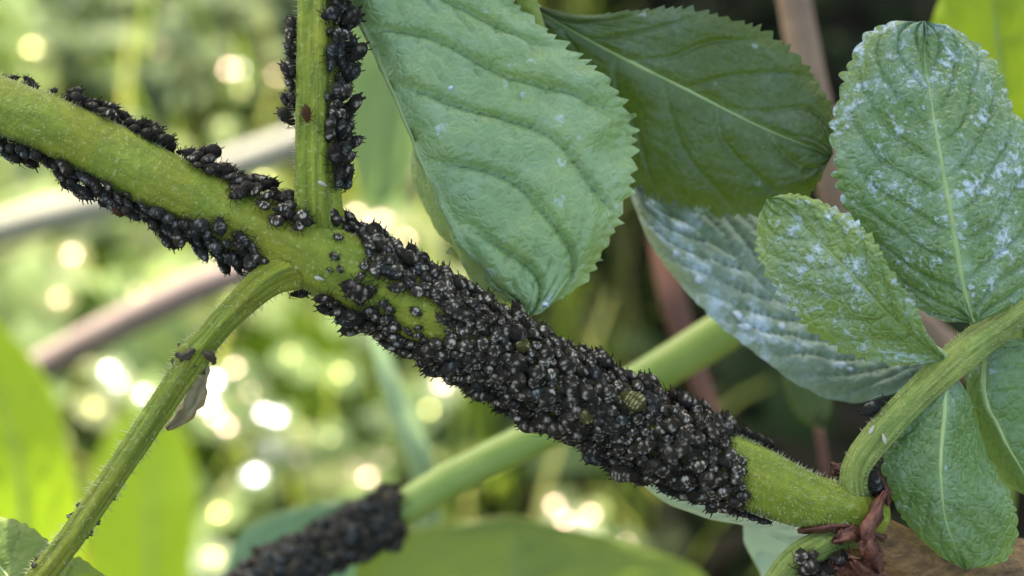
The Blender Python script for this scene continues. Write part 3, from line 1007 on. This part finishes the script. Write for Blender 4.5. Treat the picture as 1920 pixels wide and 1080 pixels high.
def acc_left_bot(px, th, r):
    x, y = px
    v = th * SG
    if x > 510 or x < -60 or v < 0 or v > 2.4:
        return 0
    lim = np.interp(x, [0, 60, 220, 330, 400, 440, 510], [1.3, 1.1, 0.9, 0.8, 0.5, 0.1, 0.65])
    return (1.0 if LF[0] == 0 else 0.55) if v > lim + LF[0] else 0
for LF in ((0, 0.25), (0.3, 0.5)):
  colony(FR_MAIN, acc_left_top, 0.0012, 0.00105, 0.0017, words('{look} aphid riding upper edge of left stem, {along}', [(150, 'farthest from the fork'), (325, 'midway to the fork'), (440, 'near the fork'), (9999, 'close against the fork')], None),
       'aphids on the upper edge of the stem left of the fork', ['aphid_plain', 'aphid'], 22, headsign=-1, pitch=(0.1, 0.6), lift=LF)
for LF in ((0, 0.25), (0.35, 0.7)):
  colony(FR_MAIN, acc_left_bot, 0.00112, 0.00102, 0.0017, words('{look} aphid clinging {across} the left stem, {along}', [(100, 'farthest from the fork'), (225, 'before the chestnut aphid'), (330, 'after the chestnut aphid'), (430, 'near the fork'), (9999, 'close against the fork')], [(1.2, 'low on'), (9, 'beneath')]),
       'aphids hanging under the stem left of the fork', ['aphid_blue', 'aphid_blue', 'aphid', 'aphid_plain'], 23, headsign=-1, pitch=(0.0, 0.5), lift=LF, sgn=SG)
pR = PX(on_stem(FR_UPR, 40, 1.2)[0])[0]; pL = PX(on_stem(FR_UPR, 40, -1.2)[0])[0]
SU = 1 if pR > pL else -1
def acc_up_r(px, th, r):
    x, y = px
    v = th * SU
    if y > 350 or v < 0 or v > 2.7:
        return 0
    lim = np.interp(y, [-50, 150, 230, 300, 350], [0.45, 0.45, 0.45, 0.5, 0.9])
    return (1.0 if LF[0] == 0 else 0.6) if v > lim + LF[0] else 0
def acc_up_l(px, th, r):
    x, y = px
    v = -th * SU
    if y > 212 or y < 28 or v < 0 or v > 2.5:
        return 0
    return (1.0 if y < 110 else 0.7) * (1.0 if LF[0] == 0 else 0.5) if v > 1.25 else 0
for LF in ((0, 0.25), (0.35, 0.7)):
  colony(FR_UPR, acc_up_r, 0.00112, 0.00092, 0.0018, words('{look} aphid, broad dark flank of upright stem, {along}', [(90, 'highest of all'), (190, 'above the rusty aphid'), (270, 'below the rusty aphid'), (9999, 'nearest the fork')], None),
       'aphids along the right flank of the upright stem', ['aphid_plain', 'aphid', 'aphid_blue'], 24, headsign=1, pitch=(0.2, 0.8), axis=1, lift=LF)
for LF in ((0, 0.25), (0.35, 0.6)):
  colony(FR_UPR, acc_up_l, 0.0011, 0.0009, 0.0016, words('{look} aphid, sparse narrow flank of upright stem, {along}', [(100, 'in the top clump'), (160, 'in the middle'), (9999, 'in the lowest file')], None),
       'aphids on the left edge of the upright stem', ['aphid_plain', 'aphid'], 25 , headsign=1, pitch=(0.2, 0.8), axis=1, lift=LF)

def single(fr, px, py, size, mi, mat, label, headang=0.0, pitch=0.1, lift=0.0):
    best = None
    for s in np.linspace(0, len(fr[0]) - 1.01, 220):
        for th in np.linspace(-1.7, 1.7, 60):
            p, nn, T, _ = on_stem(fr, s, th)
            q = PX(p)
            e = (q[0] - px) ** 2 + (q[1] - py) ** 2
            if best is None or e < best[0]:
                best = (e, p, nn, T)
    _, p, nn, T = best
    head = math.cos(headang) * T + math.sin(headang) * np.cross(nn, T)
    put_aphid(p + nn * lift, nn, head, size, pitch, mi, mat, label, None, -5)
single(FR_MAIN, 662, 535, 0.0024, 1, 'aphid_plain', 'lone glossy black aphid on the bare green skin just below the fork', 0.2)
single(FR_UPR, 578, 215, 0.0016, 0, 'aphid_brown', 'lone rusty brown aphid on the face of the upright stem', 0.1)
single(FR_MAIN, 1185, 762, 0.0027, 'S', 'aphid_olive', 'plump olive aphid with pale cross stripes among the black colony', 2.9, 0.2, 0.0005)
single(FR_MAIN, 1182, 866, 0.0030, 'S', 'aphid', 'plump black aphid with white cross stripes at the colony lower edge', 0.4, 0.1, 0.0004)
single(FR_MAIN, 1100, 772, 0.0021, 3, 'aphid_olive', 'small olive green aphid without stripes in the middle of the colony', 1.0, 0.3, 0.0004)
single(FR_MAIN, 975, 655, 0.0020, 3, 'aphid_olive', 'small olive aphid nearer the fork in the black colony', 2.0, 0.3, 0.0004)
single(FR_MAIN, 232, 385, 0.0022, 3, 'aphid_brown', 'chestnut brown aphid among slate ones under the left stem', 1.0, 0.2, 0.0006)
single(FR_PET, 560, 556, 0.0018, 2, 'aphid_plain', 'small black aphid under the joint of the side stalk and the stem', 0.3)
single(FR_RAC, 1640, 765, 0.0026, 0, 'aphid_blue', 'grey aphid behind the curved leaf stalk', 0.2, 0.1)
single(FR_RAC, 1630, 905, 0.0024, 3, 'aphid_blue', 'slate aphid in the crook of the curved leaf stalk', 0.2, 0.1)
for x, y, fr, ang, lab in ((1637, 806, FR_RAC, 0.3, 'small cream shed skin lying on the curved leaf stalk'), (1655, 822, FR_RAC, 1.0, 'tiny cream shed skin at the inner side of the curved leaf stalk'),
                           (603, 523, FR_MAIN, 0.2, 'small cream shed skin on the fork'), (604, 346, FR_UPR, 1.1, 'slender whitish shed skin low on the upright stem'),
                           (478, 350, FR_MAIN, 0.9, 'whitish shed skin on the face of the left stem by the aphids'), (1105, 880, FR_MAIN, 0.5, 'crumpled white shed skin under the colony')):
    single(fr, x, y, 0.0010, 'K', 'skin', lab, ang, 0.0, -0.0001)
for a, b in ((1405, 815), (1422, 825), (1440, 835)):
    single(FR_MAIN, a, b, 0.0017, 2, 'aphid_plain', 'small black aphid straggling along the upper edge beyond the colony', 0.1, 0.2)
    APH[-1] = APH[-1][:3] + ('aphids straggling on the upper edge beyond the colony',) + APH[-1][4:]
for a, b in ((1400, 958), (1418, 966), (1436, 972)):
    single(FR_MAIN, a, b, 0.0014, 2, 'aphid_plain', 'tiny black aphid straggling along the lower edge beyond the colony', 0.1, 0.2)
    APH[-1] = APH[-1][:3] + ('aphids straggling on the lower edge beyond the colony',) + APH[-1][4:]
colony(FR_CUR, lambda px, th, r: 1.0 if (px[0] > 1490 and px[1] > 1030) else 0, 0.0013, 0.0011, 0.0017, 'black aphid inside the curled young leaf stalk',
       'aphids in the curled young leaf stalk', ['aphid', 'aphid_plain'], 27)

# ------------------------------------------------------------------ second shoot, out of focus, below
def to_ground(p, dx=0.0, dy=0.0):
    q = np.array(p, float)
    q[0] += dx; q[1] += dy; q[2] = -0.003
    return q
def stalk(name, rows, mat, label, cat, n=60, seg=14, group=None, ground_end='last', dx=0.0, dy=0.02, mk=False, seed=0):
    """a stem through pixel rows that goes on down to the ground past one end"""
    c, r = px_path(rows, n)
    e = c[-1] if ground_end == 'last' else c[0]
    gq = to_ground(e, dx, dy)
    if ground_end == 'last':
        t = nrm(c[-1] - c[-4])
        ext = crom(np.vstack([c[-1], c[-1] + t * 0.03 + (gq - c[-1]) * 0.12, (c[-1] + t * 0.04 + gq) / 2, gq]), 30)[1:]
        cc = np.vstack([c, ext]); rr = np.r_[r, np.linspace(r[-1], r[-1] * 1.2, len(ext))]
    else:
        t = nrm(c[0] - c[3])
        ext = crom(np.vstack([gq, (c[0] + t * 0.04 + gq) / 2, c[0] + t * 0.03 + (gq - c[0]) * 0.12, c[0]]), 30)[:-1]
        cc = np.vstack([ext, c]); rr = np.r_[np.linspace(r[0] * 1.2, r[0], len(ext)), r]
    V, F, fr = tube_geo(cc, rr, seg, noise=0.02, seed=seed)
    if mk:
        e = thing(name, gq, label, cat, group)
        o = obj('stem', V, F, mat, e, origin=gq)
        return e, o, fr
    o = obj(name, V, F, mat, None, origin=gq)
    tag(o, label, cat, group)
    return o, o, fr

K = [(430, 1135, 48, 30), (560, 1050, 48, 31), (700, 985, 48, 33), (860, 892, 48, 35), (1040, 802, 48, 35), (1200, 717, 48, 39), (1370, 612, 48, 40), (1480, 535, 48, 34), (1600, 425, 50, 24)]
sh, sho, FR_K = stalk('elder_shoot', K, M['farstem'], 'blurred pale green elder shoot crossing behind the aphid covered stem', 'shoot', ground_end='first', mk=True, dx=-0.05, dy=0.0)
colony(FR_K, lambda px, th, r: 1.0 if px[0] < 742 and px[1] < 1130 else 0, 0.0014, 0.0012, 0.0021, 'blurred black aphid on the shoot behind the main stem',
       'aphids on the blurred shoot', ['aphid_plain', 'aphid_blue'], 28, blur=True)

# write the aphids: 300 individuals, the rest joined
APH.sort(key=lambda a: a[4])
rest = {}
for k, (Mx, me, label, group, pri) in enumerate(APH):
    if k < 300:
        skin = 'shed skin' in label
        o = bpy.data.objects.new('shed_skin' if skin else 'aphid', me)
        COL.objects.link(o)
        o.matrix_world = Mx
        tag(o, label, 'shed skin' if skin else 'aphid', group)
    else:
        rest.setdefault((group, me.materials[0].name), []).append((Mx, me))
print('APHIDS', len(APH))
cache = {}
for (group, mn), lst in rest.items():
    Vs, Fs, Ws, off = [], [], [], 0
    for Mx, me in lst:
        if me.name not in cache:
            v = np.empty(len(me.vertices) * 3); me.vertices.foreach_get('co', v)
            wx = np.empty(len(me.vertices)); me.attributes['wax'].data.foreach_get('value', wx)
            cache[me.name] = (v.reshape(-1, 3), [tuple(p.vertices) for p in me.polygons], wx)
        v, f, wx = cache[me.name]
        m4 = np.array(Mx)
        Vs.append(v @ m4[:3, :3].T + m4[:3, 3])
        Fs += [tuple(i + off for i in q) for q in f]
        Ws.append(wx); off += len(v)
    o = obj('aphid_swarm', np.vstack(Vs), Fs, bpy.data.materials[mn], None, attrs={'wax': np.concatenate(Ws)})
    tag(o, 'further ' + {'aphid_plain_black': 'plain black', 'aphid_slate': 'slate coloured', 'aphid_black': 'white flecked black'}.get(mn, 'dark') + ' ' + (group or 'aphids'), 'aphids', None, 'stuff')

# ================================================================== plants behind, out of focus
def weed(mid, L, R, mat, label, name='broad_leaf_weed', group=None, stalk_r=0.0016, dx=0.0, dy=0.0, stalkmat=None, **kw):
    base = W(*mid[0])
    gq = to_ground(base, dx, dy)
    e = thing(name, gq, label, 'weed', group)
    kw = dict(dict(n=60, nu=10, veins=8, teeth=10, tamp=0.0, relief=0.0006, rib=5), **kw)
    leaf('leaf', e, mat, mid, L, R, **kw)
    b1 = W(*mid[1])
    t = nrm(base - b1)
    c = crom(np.vstack([base - t * 0.002, base + t * 0.015 + (gq - base) * 0.1, (base + gq) / 2 + t * 0.015, gq]), 24)
    V, F, _ = tube_geo(c, np.linspace(stalk_r, stalk_r * 1.5, 24), 10)
    obj('stalk', V, F, stalkmat or M['farstem'], e, origin=gq)
    return e

leaf('leaf', bush, M['leafM'], [(745, -160, 150), (735, 20, 150), (725, 200, 150), (705, 400, 152)],
     [(745, -160, 150), (660, -20, 151), (640, 200, 151), (665, 330, 151), (705, 400, 152)],
     [(745, -160, 150), (805, -20, 151), (790, 200, 151), (760, 340, 151), (705, 400, 152)], n=60, nu=10, veins=8, teeth=10, tamp=0.0, relief=0.0006, rib=5)
c, r = px_path([(700, -335, 6, 20), (740, -300, 60, 16), (745, -155, 150, 14)], 24)
V, F, _ = tube_geo(c, r, 10)
obj('rachis', V, F, M['farstem'], bush)
weed([(1900, 420, 55), (1890, 250, 52), (1870, 60, 50), (1850, -160, 50)],
     [(1900, 420, 55), (1790, 200, 52), (1745, 50, 50), (1850, -160, 50)],
     [(1900, 420, 55), (2010, 250, 52), (2020, 30, 50), (1850, -160, 50)],
     M['leafG'], 'light yellow green leaf behind the broad freckled leaf', dx=0.05, dy=0.05)
weed([(1000, 1330, 87), (980, 1200, 86), (970, 1090, 85), (960, 965, 85)],
     [(1000, 1330, 87), (700, 1230, 86), (600, 1110, 86), (760, 1000, 85), (960, 965, 85)],
     [(1000, 1330, 87), (1300, 1260, 86), (1330, 1090, 86), (1180, 1020, 85), (960, 965, 85)],
     M['leafD'], 'broad rounded green leaf rising below the aphid colony')
weed([(500, 1260, 80), (520, 1150, 78), (560, 1050, 76), (680, 930, 76)],
     [(500, 1260, 80), (420, 1160, 78), (440, 1020, 76), (520, 960, 76), (680, 930, 76)],
     [(500, 1260, 80), (640, 1180, 78), (670, 1060, 76), (690, 990, 76), (680, 930, 76)],
     M['leafT'], 'bluish leaf behind the blurred aphid covered shoot')
weed([(20, 1260, 200), (40, 1050, 195), (30, 850, 192), (-70, 540, 192)],
     [(20, 1260, 200), (-120, 1050, 195), (-130, 800, 192), (-70, 540, 192)],
     [(20, 1260, 200), (150, 1050, 195), (120, 820, 192), (75, 690, 192), (-70, 540, 192)],
     M['leafG'], 'tall bright green leaf left of the long side stalk')
weed([(330, 1330, 320), (290, 1150, 320), (280, 980, 320), (280, 760, 322)],
     [(330, 1330, 320), (190, 1150, 320), (160, 950, 320), (210, 800, 322), (280, 760, 322)],
     [(330, 1330, 320), (350, 1150, 320), (370, 950, 320), (350, 820, 322), (280, 760, 322)],
     M['leafG'], 'rounded bright green leaf behind the foot of the side stalk')
weed([(240, 1450, 340), (250, 1250, 340), (260, 1120, 340), (280, 985, 340)],
     [(240, 1450, 340), (100, 1250, 340), (130, 1060, 340), (280, 985, 340)],
     [(240, 1450, 340), (350, 1250, 340), (320, 1060, 340), (280, 985, 340)],
     M['leafY'], 'yellowish leaf tip under the rounded bright green leaf')
weed([(620, 800, 520), (585, 740, 520), (570, 680, 520), (560, 570, 520)],
     [(620, 800, 520), (480, 740, 520), (430, 660, 520), (560, 570, 520)],
     [(620, 800, 520), (680, 740, 520), (690, 660, 520), (560, 570, 520)],
     M['leafG'], 'mid green leaf behind the fork of the stem', dy=0.1)
weed([(1540, 805, 60), (1530, 775, 60), (1515, 735, 60), (1490, 660, 60)],
     [(1540, 805, 60), (1495, 780, 60), (1470, 720, 60), (1490, 660, 60)],
     [(1540, 805, 60), (1556, 770, 60), (1550, 720, 60), (1490, 660, 60)],
     M['leafB'], 'small shaded leaf in the gap below the silvery leaf', dx=0.03, dy=0.12, stalk_r=0.0006, stalkmat=M['redbrown'])

stalk('dry_stalk', [(640, 470, 230, 20), (560, 480, 232, 28), (400, 528, 235, 32), (230, 605, 238, 32), (70, 690, 240, 30), (-90, 772, 242, 28), (-260, 860, 246, 26)], M['mauve'],
      'mauve brown dry stalk slanting behind the side stalk', 'stalk', ground_end='last', dx=-0.1, dy=0.0)
stalk('dry_stalk', [(900, 130, 420, 32), (560, 268, 420, 34), (280, 360, 420, 34), (0, 430, 420, 34), (-260, 508, 420, 34), (-560, 600, 420, 34)], M['pale'],
      'pale straw coloured stalk crossing behind the upright stem', 'stalk', ground_end='last', dx=-0.1, dy=0.0)
stalk('twig', [(1470, -120, 70, 30), (1500, 60, 70, 32), (1540, 250, 70, 33), (1585, 420, 70, 32), (1650, 520, 72, 30), (1760, 640, 76, 30), (1900, 740, 80, 30), (2080, 850, 84, 30)], M['brown'],
      'light brown woody twig between the dark leaf and the freckled leaf', 'twig', ground_end='last', dx=0.0, dy=0.06)
stalk('twig', [(1230, 380, 110, 24), (1262, 560, 108, 26), (1300, 680, 108, 20), (1340, 790, 108, 18), (1400, 900, 110, 18), (1500, 985, 112, 18), (1640, 1060, 114, 18), (1800, 1130, 116, 18)], M['redbrown'],
      'thin reddish brown twig in the dark gap above the colony', 'twig', ground_end='last', dx=0.0, dy=0.06)
stalk('grass_stem', [(690, 560, 120, 12), (720, 680, 118, 18), (750, 770, 118, 22), (785, 850, 118, 24), (800, 930, 120, 24)], M['grass_stem'],
      'pale green grass stem below the fork', 'grass', ground_end='last', dx=0.0, dy=0.03)

# ------------------------------------------------------------------ ground cover and grass (uncountable)
def quad_leaf_cloud(name, pts, nrmls, lens, wids, mat, label, cat, seed):
    r = np.random.default_rng(seed)
    n = len(pts)
    a = nrm(np.cross(nrmls, r.normal(size=(n, 3))))
    b = np.cross(nrmls, a)
    prof = [(-1, 0.08, 0.0), (-0.45, 0.85, 0.10), (0.15, 1.0, 0.12), (0.65, 0.6, 0.06), (1, 0.05, -0.06)]
    V = np.zeros((n, 10, 3))
    for k, (x, wv, h) in enumerate(prof):
        c = pts + a * (lens * 0.5 * x)[:, None] + nrmls * (lens * h)[:, None]
        V[:, 2 * k] = c - b * (wids * 0.5 * wv)[:, None]
        V[:, 2 * k + 1] = c + b * (wids * 0.5 * wv)[:, None]
    F = (np.array([(0, 1, 3, 2), (2, 3, 5, 4), (4, 5, 7, 6), (6, 7, 9, 8)])[None] + (np.arange(n) * 10)[:, None, None]).reshape(-1, 4)
    rnd = np.repeat(r.random(n), 10)
    o = obj(name, V.reshape(-1, 3), F, mat, None, origin=(0, 0.7, 0), attrs={'rnd': rnd})
    return tag(o, label, cat, None, 'stuff')

M['cover'] = stuff_mat('ground_cover', [(0.05, 0.085, 0.025), (0.085, 0.145, 0.04), (0.13, 0.20, 0.06), (0.17, 0.24, 0.07), (0.22, 0.25, 0.09), (0.20, 0.25, 0.15)], 0.7, 0.45, 1.4, 0.3)
M['grass'] = stuff_mat('grass_blades', [(0.08, 0.13, 0.015), (0.14, 0.21, 0.025), (0.20, 0.27, 0.04), (0.27, 0.28, 0.08)], 0.65, 0.45, 1.5, 0.3)
M['painted_shade'] = stuff_mat('painted_shade_cover', [(0.004, 0.010, 0.003), (0.008, 0.018, 0.005), (0.013, 0.026, 0.007), (0.008, 0.007, 0.004)], 0.8, 0.15, 1.2, 0.08)  # near-black greens put shade into the colour of the right-hand cover
def on_ground(px, py):
    d = nrm(W(px, py, 0) - CAM)
    return CAM - d * (CAM[2] / d[2])
SHADEP = on_ground(430, 110)
M['slate'] = stuff_mat('painted_shade_slate', [(0.04, 0.06, 0.03), (0.07, 0.10, 0.045), (0.10, 0.14, 0.065), (0.13, 0.17, 0.08)], 0.8, 0.25, 1.2, 0.1)  # duller greens paint a shaded patch into the leaf colour
def cover(n, x0, x1, mat, label, seed, top=0.07, big=1.0, patch=0):
    r = np.random.default_rng(seed)
    pts = np.c_[r.uniform(x0, x1, n), r.uniform(0.25, 1.7, n), r.uniform(0.005, top, n)]
    e = ((pts[:, 0] - SHADEP[0]) / 0.085) ** 2 + ((pts[:, 1] - SHADEP[1]) / 0.20) ** 2
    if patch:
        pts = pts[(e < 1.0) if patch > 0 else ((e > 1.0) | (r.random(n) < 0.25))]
        n = len(pts)
    nn = nrm(r.normal(size=(n, 3)) * np.array([0.5, 0.5, 0.2]) + np.array([0, -0.1, 1.0]))
    ln = r.uniform(0.014, 0.034, n) * big
    quad_leaf_cloud('ground_cover', pts, nn, ln, ln * r.uniform(0.5, 0.8, n), M[mat], label, 'ground cover', seed)
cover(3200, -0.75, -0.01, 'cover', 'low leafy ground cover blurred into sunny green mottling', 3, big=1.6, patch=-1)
cover(14000, -0.75, 0.02, 'slate', 'patch of ground cover with shade painted in slate green behind the upright stem', 6, 0.10, patch=1)
cover(6000, 0.07, 0.8, 'painted_shade', 'ground cover with shade painted into its dark leaves under the bush', 4, 0.14)
cover(1000, -0.03, 0.08, 'painted_shade', 'low ground cover with painted shade at the border of the sunny patch', 9, 0.06)

def grass(n, seed):
    r = np.random.default_rng(seed)
    base = np.c_[r.uniform(-0.8, 0.06, n), r.uniform(0.35, 1.8, n), np.full(n, -0.003)]
    h = r.uniform(0.05, 0.16, n)
    az = r.uniform(0, 6.28, n)
    lean = r.uniform(0.1, 0.7, n)
    wd = r.uniform(0.0015, 0.0035, n)
    side = np.c_[-np.sin(az), np.cos(az), np.zeros(n)]
    out = np.c_[np.cos(az), np.sin(az), np.zeros(n)]
    V = np.zeros((n, 8, 3))
    for k in range(4):
        s = k / 3
        c = base + np.c_[np.zeros(n), np.zeros(n), h * s * (1 - 0.25 * lean * s)] + out * (h * lean * s * s)[:, None]
        ww = wd * (1 - 0.85 * s)
        V[:, 2 * k] = c - side * ww[:, None]
        V[:, 2 * k + 1] = c + side * ww[:, None]
    F = (np.array([(0, 1, 3, 2), (2, 3, 5, 4), (4, 5, 7, 6)])[None] + (np.arange(n) * 8)[:, None, None]).reshape(-1, 4)
    o = obj('grass', V.reshape(-1, 3), F, M['grass'], None, origin=(0, 0.7, 0), attrs={'rnd': np.repeat(r.random(n), 8)})
    return tag(o, 'sunlit grass blurred behind the stems', 'grass', None, 'stuff')
grass(3500, 5)

# ------------------------------------------------------------------ wet drops that catch the sun
def drop_mat(name, col, tint):
    m = NT(name)
    m.set(Base_Color=m.mix(0.3, col, m.ramp(m.noise(300), [(0.3, col), (0.7, tuple(min(1, x * 1.2) for x in col))])), Roughness=0.22)
    m.b.inputs['IOR'].default_value = 1.5
    m.b.inputs['Specular IOR Level'].default_value = 1.0
    m.b.inputs['Specular Tint'].default_value = (*tint, 1)
    return m.m
M['drop_white'] = drop_mat('drop_white', (0.6, 0.62, 0.62), (1, 1, 1))
M['drop_warm'] = drop_mat('drop_warm', (0.55, 0.45, 0.36), (0.80, 0.46, 0.36))
M['drop_yellow'] = drop_mat('drop_yellow', (0.5, 0.5, 0.12), (0.6, 0.6, 0.22))
DROPS = [(165, 130, 1.1, 'yellow'), (300, 90, 0.86, 'warm'), (262, 65, 0.66, 'warm'), (424, 105, 1.1, 'warm'), (452, 130, 0.96, 'white'), (400, 70, 0.66, 'warm'),
         (460, 25, 0.78, 'yellow'), (520, 140, 0.86, 'warm'), (450, 165, 0.66, 'yellow'), (330, 130, 0.47, 'warm'), (495, 340, 0.86, 'yellow'), (420, 240, 0.47, 'yellow'),
         (15, 452, 1.2, 'warm'), (65, 440, 1.1, 'warm'), (135, 478, 0.98, 'warm'), (258, 550, 0.59, 'yellow'), (715, 415, 1.4, 'warm'), (668, 405, 1.1, 'warm'), (740, 420, 0.85, 'warm'),
         (205, 695, 0.96, 'white'), (222, 718, 1, 'white'), (80, 740, 0.88, 'white'), (178, 765, 1, 'yellow'), (270, 740, 0.88, 'white'),
         (400, 715, 1.4, 'white'), (388, 755, 1.4, 'white'), (405, 780, 1.1, 'warm'), (425, 800, 1, 'warm'), (470, 735, 0.66, 'warm'),
         (520, 782, 1.4, 'white'), (495, 775, 0.96, 'white'), (510, 840, 0.64, 'white'), (478, 892, 1.8, 'white'), (410, 962, 1, 'yellow'), (348, 1008, 1.1, 'yellow'),
         (400, 1045, 1.1, 'yellow'), (320, 1075, 1, 'white'), (585, 692, 0.85, 'yellow'), (545, 665, 0.66, 'yellow'), (690, 895, 1.1, 'warm'), (668, 880, 0.76, 'warm'),
         (830, 720, 1.2, 'warm'), (805, 768, 0.76, 'yellow'), (1040, 948, 1, 'warm'), (1060, 975, 0.96, 'warm'), (1108, 965, 1, 'warm'), (1085, 1000, 0.88, 'warm'), (1118, 1010, 0.76, 'warm'),
         (620, 820, 0.47, 'yellow'), (600, 60, 0.58, 'warm'), (100, 30, 0.58, 'yellow'), (870, 520, 0.85, 'warm'), (60, 90, 0.88, 'yellow'), (230, 150, 0.88, 'warm'), (360, 60, 0.75, 'warm'), (480, 60, 0.88, 'yellow'), (530, 70, 0.88, 'warm'), (395, 150, 0.75, 'warm'), (500, 110, 0.88, 'white'), (430, 130, 1, 'warm'), (690, 440, 1, 'warm'), (760, 450, 0.88, 'warm'), (110, 560, 0.7, 'warm'), (300, 620, 0.7, 'yellow'), (640, 700, 0.7, 'yellow'), (720, 860, 0.8, 'warm'), (560, 860, 0.7, 'warm'), (440, 690, 0.9, 'warm'), (1175, 1020, 0.46, 'warm')]
def drop_place(x, y):
    if x < 560 and y < 360: return 'in the gap between the left stem and the upright stem'
    if x < 330 and y < 600: return 'under the left stem above the mauve stalk'
    if y < 560: return 'between the upright stem and the corrugated leaf'
    if x < 290: return 'between the mauve stalk and the side stalk'
    if x < 450: return 'close beside the dry bract and side stalk'
    if x < 560: return 'between the side stalk and the blurred shoot'
    if x < 900: return 'between the colony and the blurred shoot'
    return 'under the colony above the rounded leaf'
def place_drop(px, py, k, col):
    d = nrm(W(px, py, 0) - CAM)
    t = (0.075 - CAM[2]) / d[2]
    p = CAM + d * t
    nn = nrm(LD + (-d))
    a = nrm(np.cross(nn, (1, 0.2, 0))); b = np.cross(nn, a)
    rad = 0.0024 * k * (t / 0.7)
    V = [p + nn * rad * 0.10]
    for q, h in ((0.55, 0.07), (1.0, 0.0), (0.9, -0.25)):
        for j in range(14):
            an = j / 14 * 2 * math.pi
            V.append(p + rad * q * (math.cos(an) * a + math.sin(an) * b) + nn * rad * h)
    F = [(0, 1 + j, 1 + (j + 1) % 14) for j in range(14)]
    for s in range(2):
        F += [(1 + s * 14 + j, 15 + s * 14 + j, 15 + s * 14 + (j + 1) % 14, 1 + s * 14 + (j + 1) % 14) for j in range(14)]
    o = obj('water_drop', V, F, M['drop_' + col], None, origin=p - nn * rad * 0.2)
    cw = {'white': 'white', 'warm': 'pinkish', 'yellow': 'yellowish'}[col]
    szw = 'large' if k > 1.15 else 'small' if k < 0.75 else 'mid-sized'
    tag(o, szw + ' ' + cw + ' glinting drop ' + drop_place(px, py), 'water drop', cw + ' glinting drops')
    return p - nn * rad * 0.26, nn
dp, dn = [], []
for a in DROPS:
    p, q = place_drop(*a)
    dp.append(p); dn.append(q)
dp = np.array(dp); dn = np.array(dn)
quad_leaf_cloud('ground_cover', dp - dn * 0.0022, dn, np.full(len(dp), 0.020), np.full(len(dp), 0.013), M['cover'], 'taller leaves of the ground cover that hold the drops', 'ground cover', 8)

# ------------------------------------------------------------------ added foliage, unseen above the frame, put in to shade stem and ground
def shade_overhang(name, centre, ext, n, size, label, foot, seed):
    r = np.random.default_rng(seed)
    e = thing(name, foot, label, 'bush')
    u = nrm(np.cross(LD, (1, 0, 0))); v = np.cross(LD, u)
    pts = centre + (r.uniform(-1, 1, n) * ext[0])[:, None] * v + (r.uniform(-1, 1, n) * ext[1])[:, None] * u + (r.uniform(-1, 1, n) * ext[2])[:, None] * LD
    nn = nrm(r.normal(size=(n, 3)) * 0.45 + LD)
    a = nrm(np.cross(nn, r.normal(size=(n, 3)))); b = np.cross(nn, a)
    ln = size * r.uniform(0.7, 1.2, n)
    prof = [(-1, 0.08, 0.0), (-0.45, 0.85, 0.08), (0.15, 1.0, 0.1), (0.65, 0.6, 0.05), (1, 0.05, -0.05)]
    V = np.zeros((n, 10, 3))
    for k, (x, wv, h) in enumerate(prof):
        c = pts + a * (ln * 0.5 * x)[:, None] + nn * (ln * h)[:, None]
        V[:, 2 * k] = c - b * (ln * 0.3 * wv)[:, None]
        V[:, 2 * k + 1] = c + b * (ln * 0.3 * wv)[:, None]
    F = (np.array([(0, 1, 3, 2), (2, 3, 5, 4), (4, 5, 7, 6), (6, 7, 9, 8)])[None] + (np.arange(n) * 10)[:, None, None]).reshape(-1, 4)
    o = obj('crown', V.reshape(-1, 3), F, M['cover'], e, origin=centre, attrs={'rnd': np.repeat(r.random(n) * 0.5, 10)})
    parts = []
    c = crom(np.vstack([foot, foot * 0.5 + centre * 0.5 + np.array([0.04, 0.02, 0.03]), centre]), 30)
    parts.append(tube_geo(c, np.linspace(0.007, 0.003, 30), 10)[:2])
    for k in range(0, n, 4):
        cc = crom(np.vstack([c[18 + k % 10], (c[18 + k % 10] + pts[k]) / 2 + np.array([0, 0, 0.01]), pts[k]]), 8)
        parts.append(tube_geo(cc, np.linspace(0.002, 0.0006, 8), 5)[:2])
    V, F = join_geo(parts)
    obj('trunk', V, F, M['wood'], e, origin=foot)
    return e
sub = W(960, 540, 5)
shade_overhang('added_shade_bush', sub + LD * 0.17, (0.085, 0.075, 0.02), 60, 0.055, 'added unseen leafy branches overhead that shade the aphid covered stem', np.array([-0.35, 0.30, -0.003]), 31)
shade_overhang('added_shade_bush', np.array([0.40, 0.72, 0.0]) + LD * 0.75, (0.37, 0.45, 0.06), 950, 0.085, 'larger added leafy bush out of view that shades the ground at the right', np.array([0.95, 1.0, -0.003]), 32)

for o in bpy.data.objects:
    if '_base' in o:
        del o['_base']
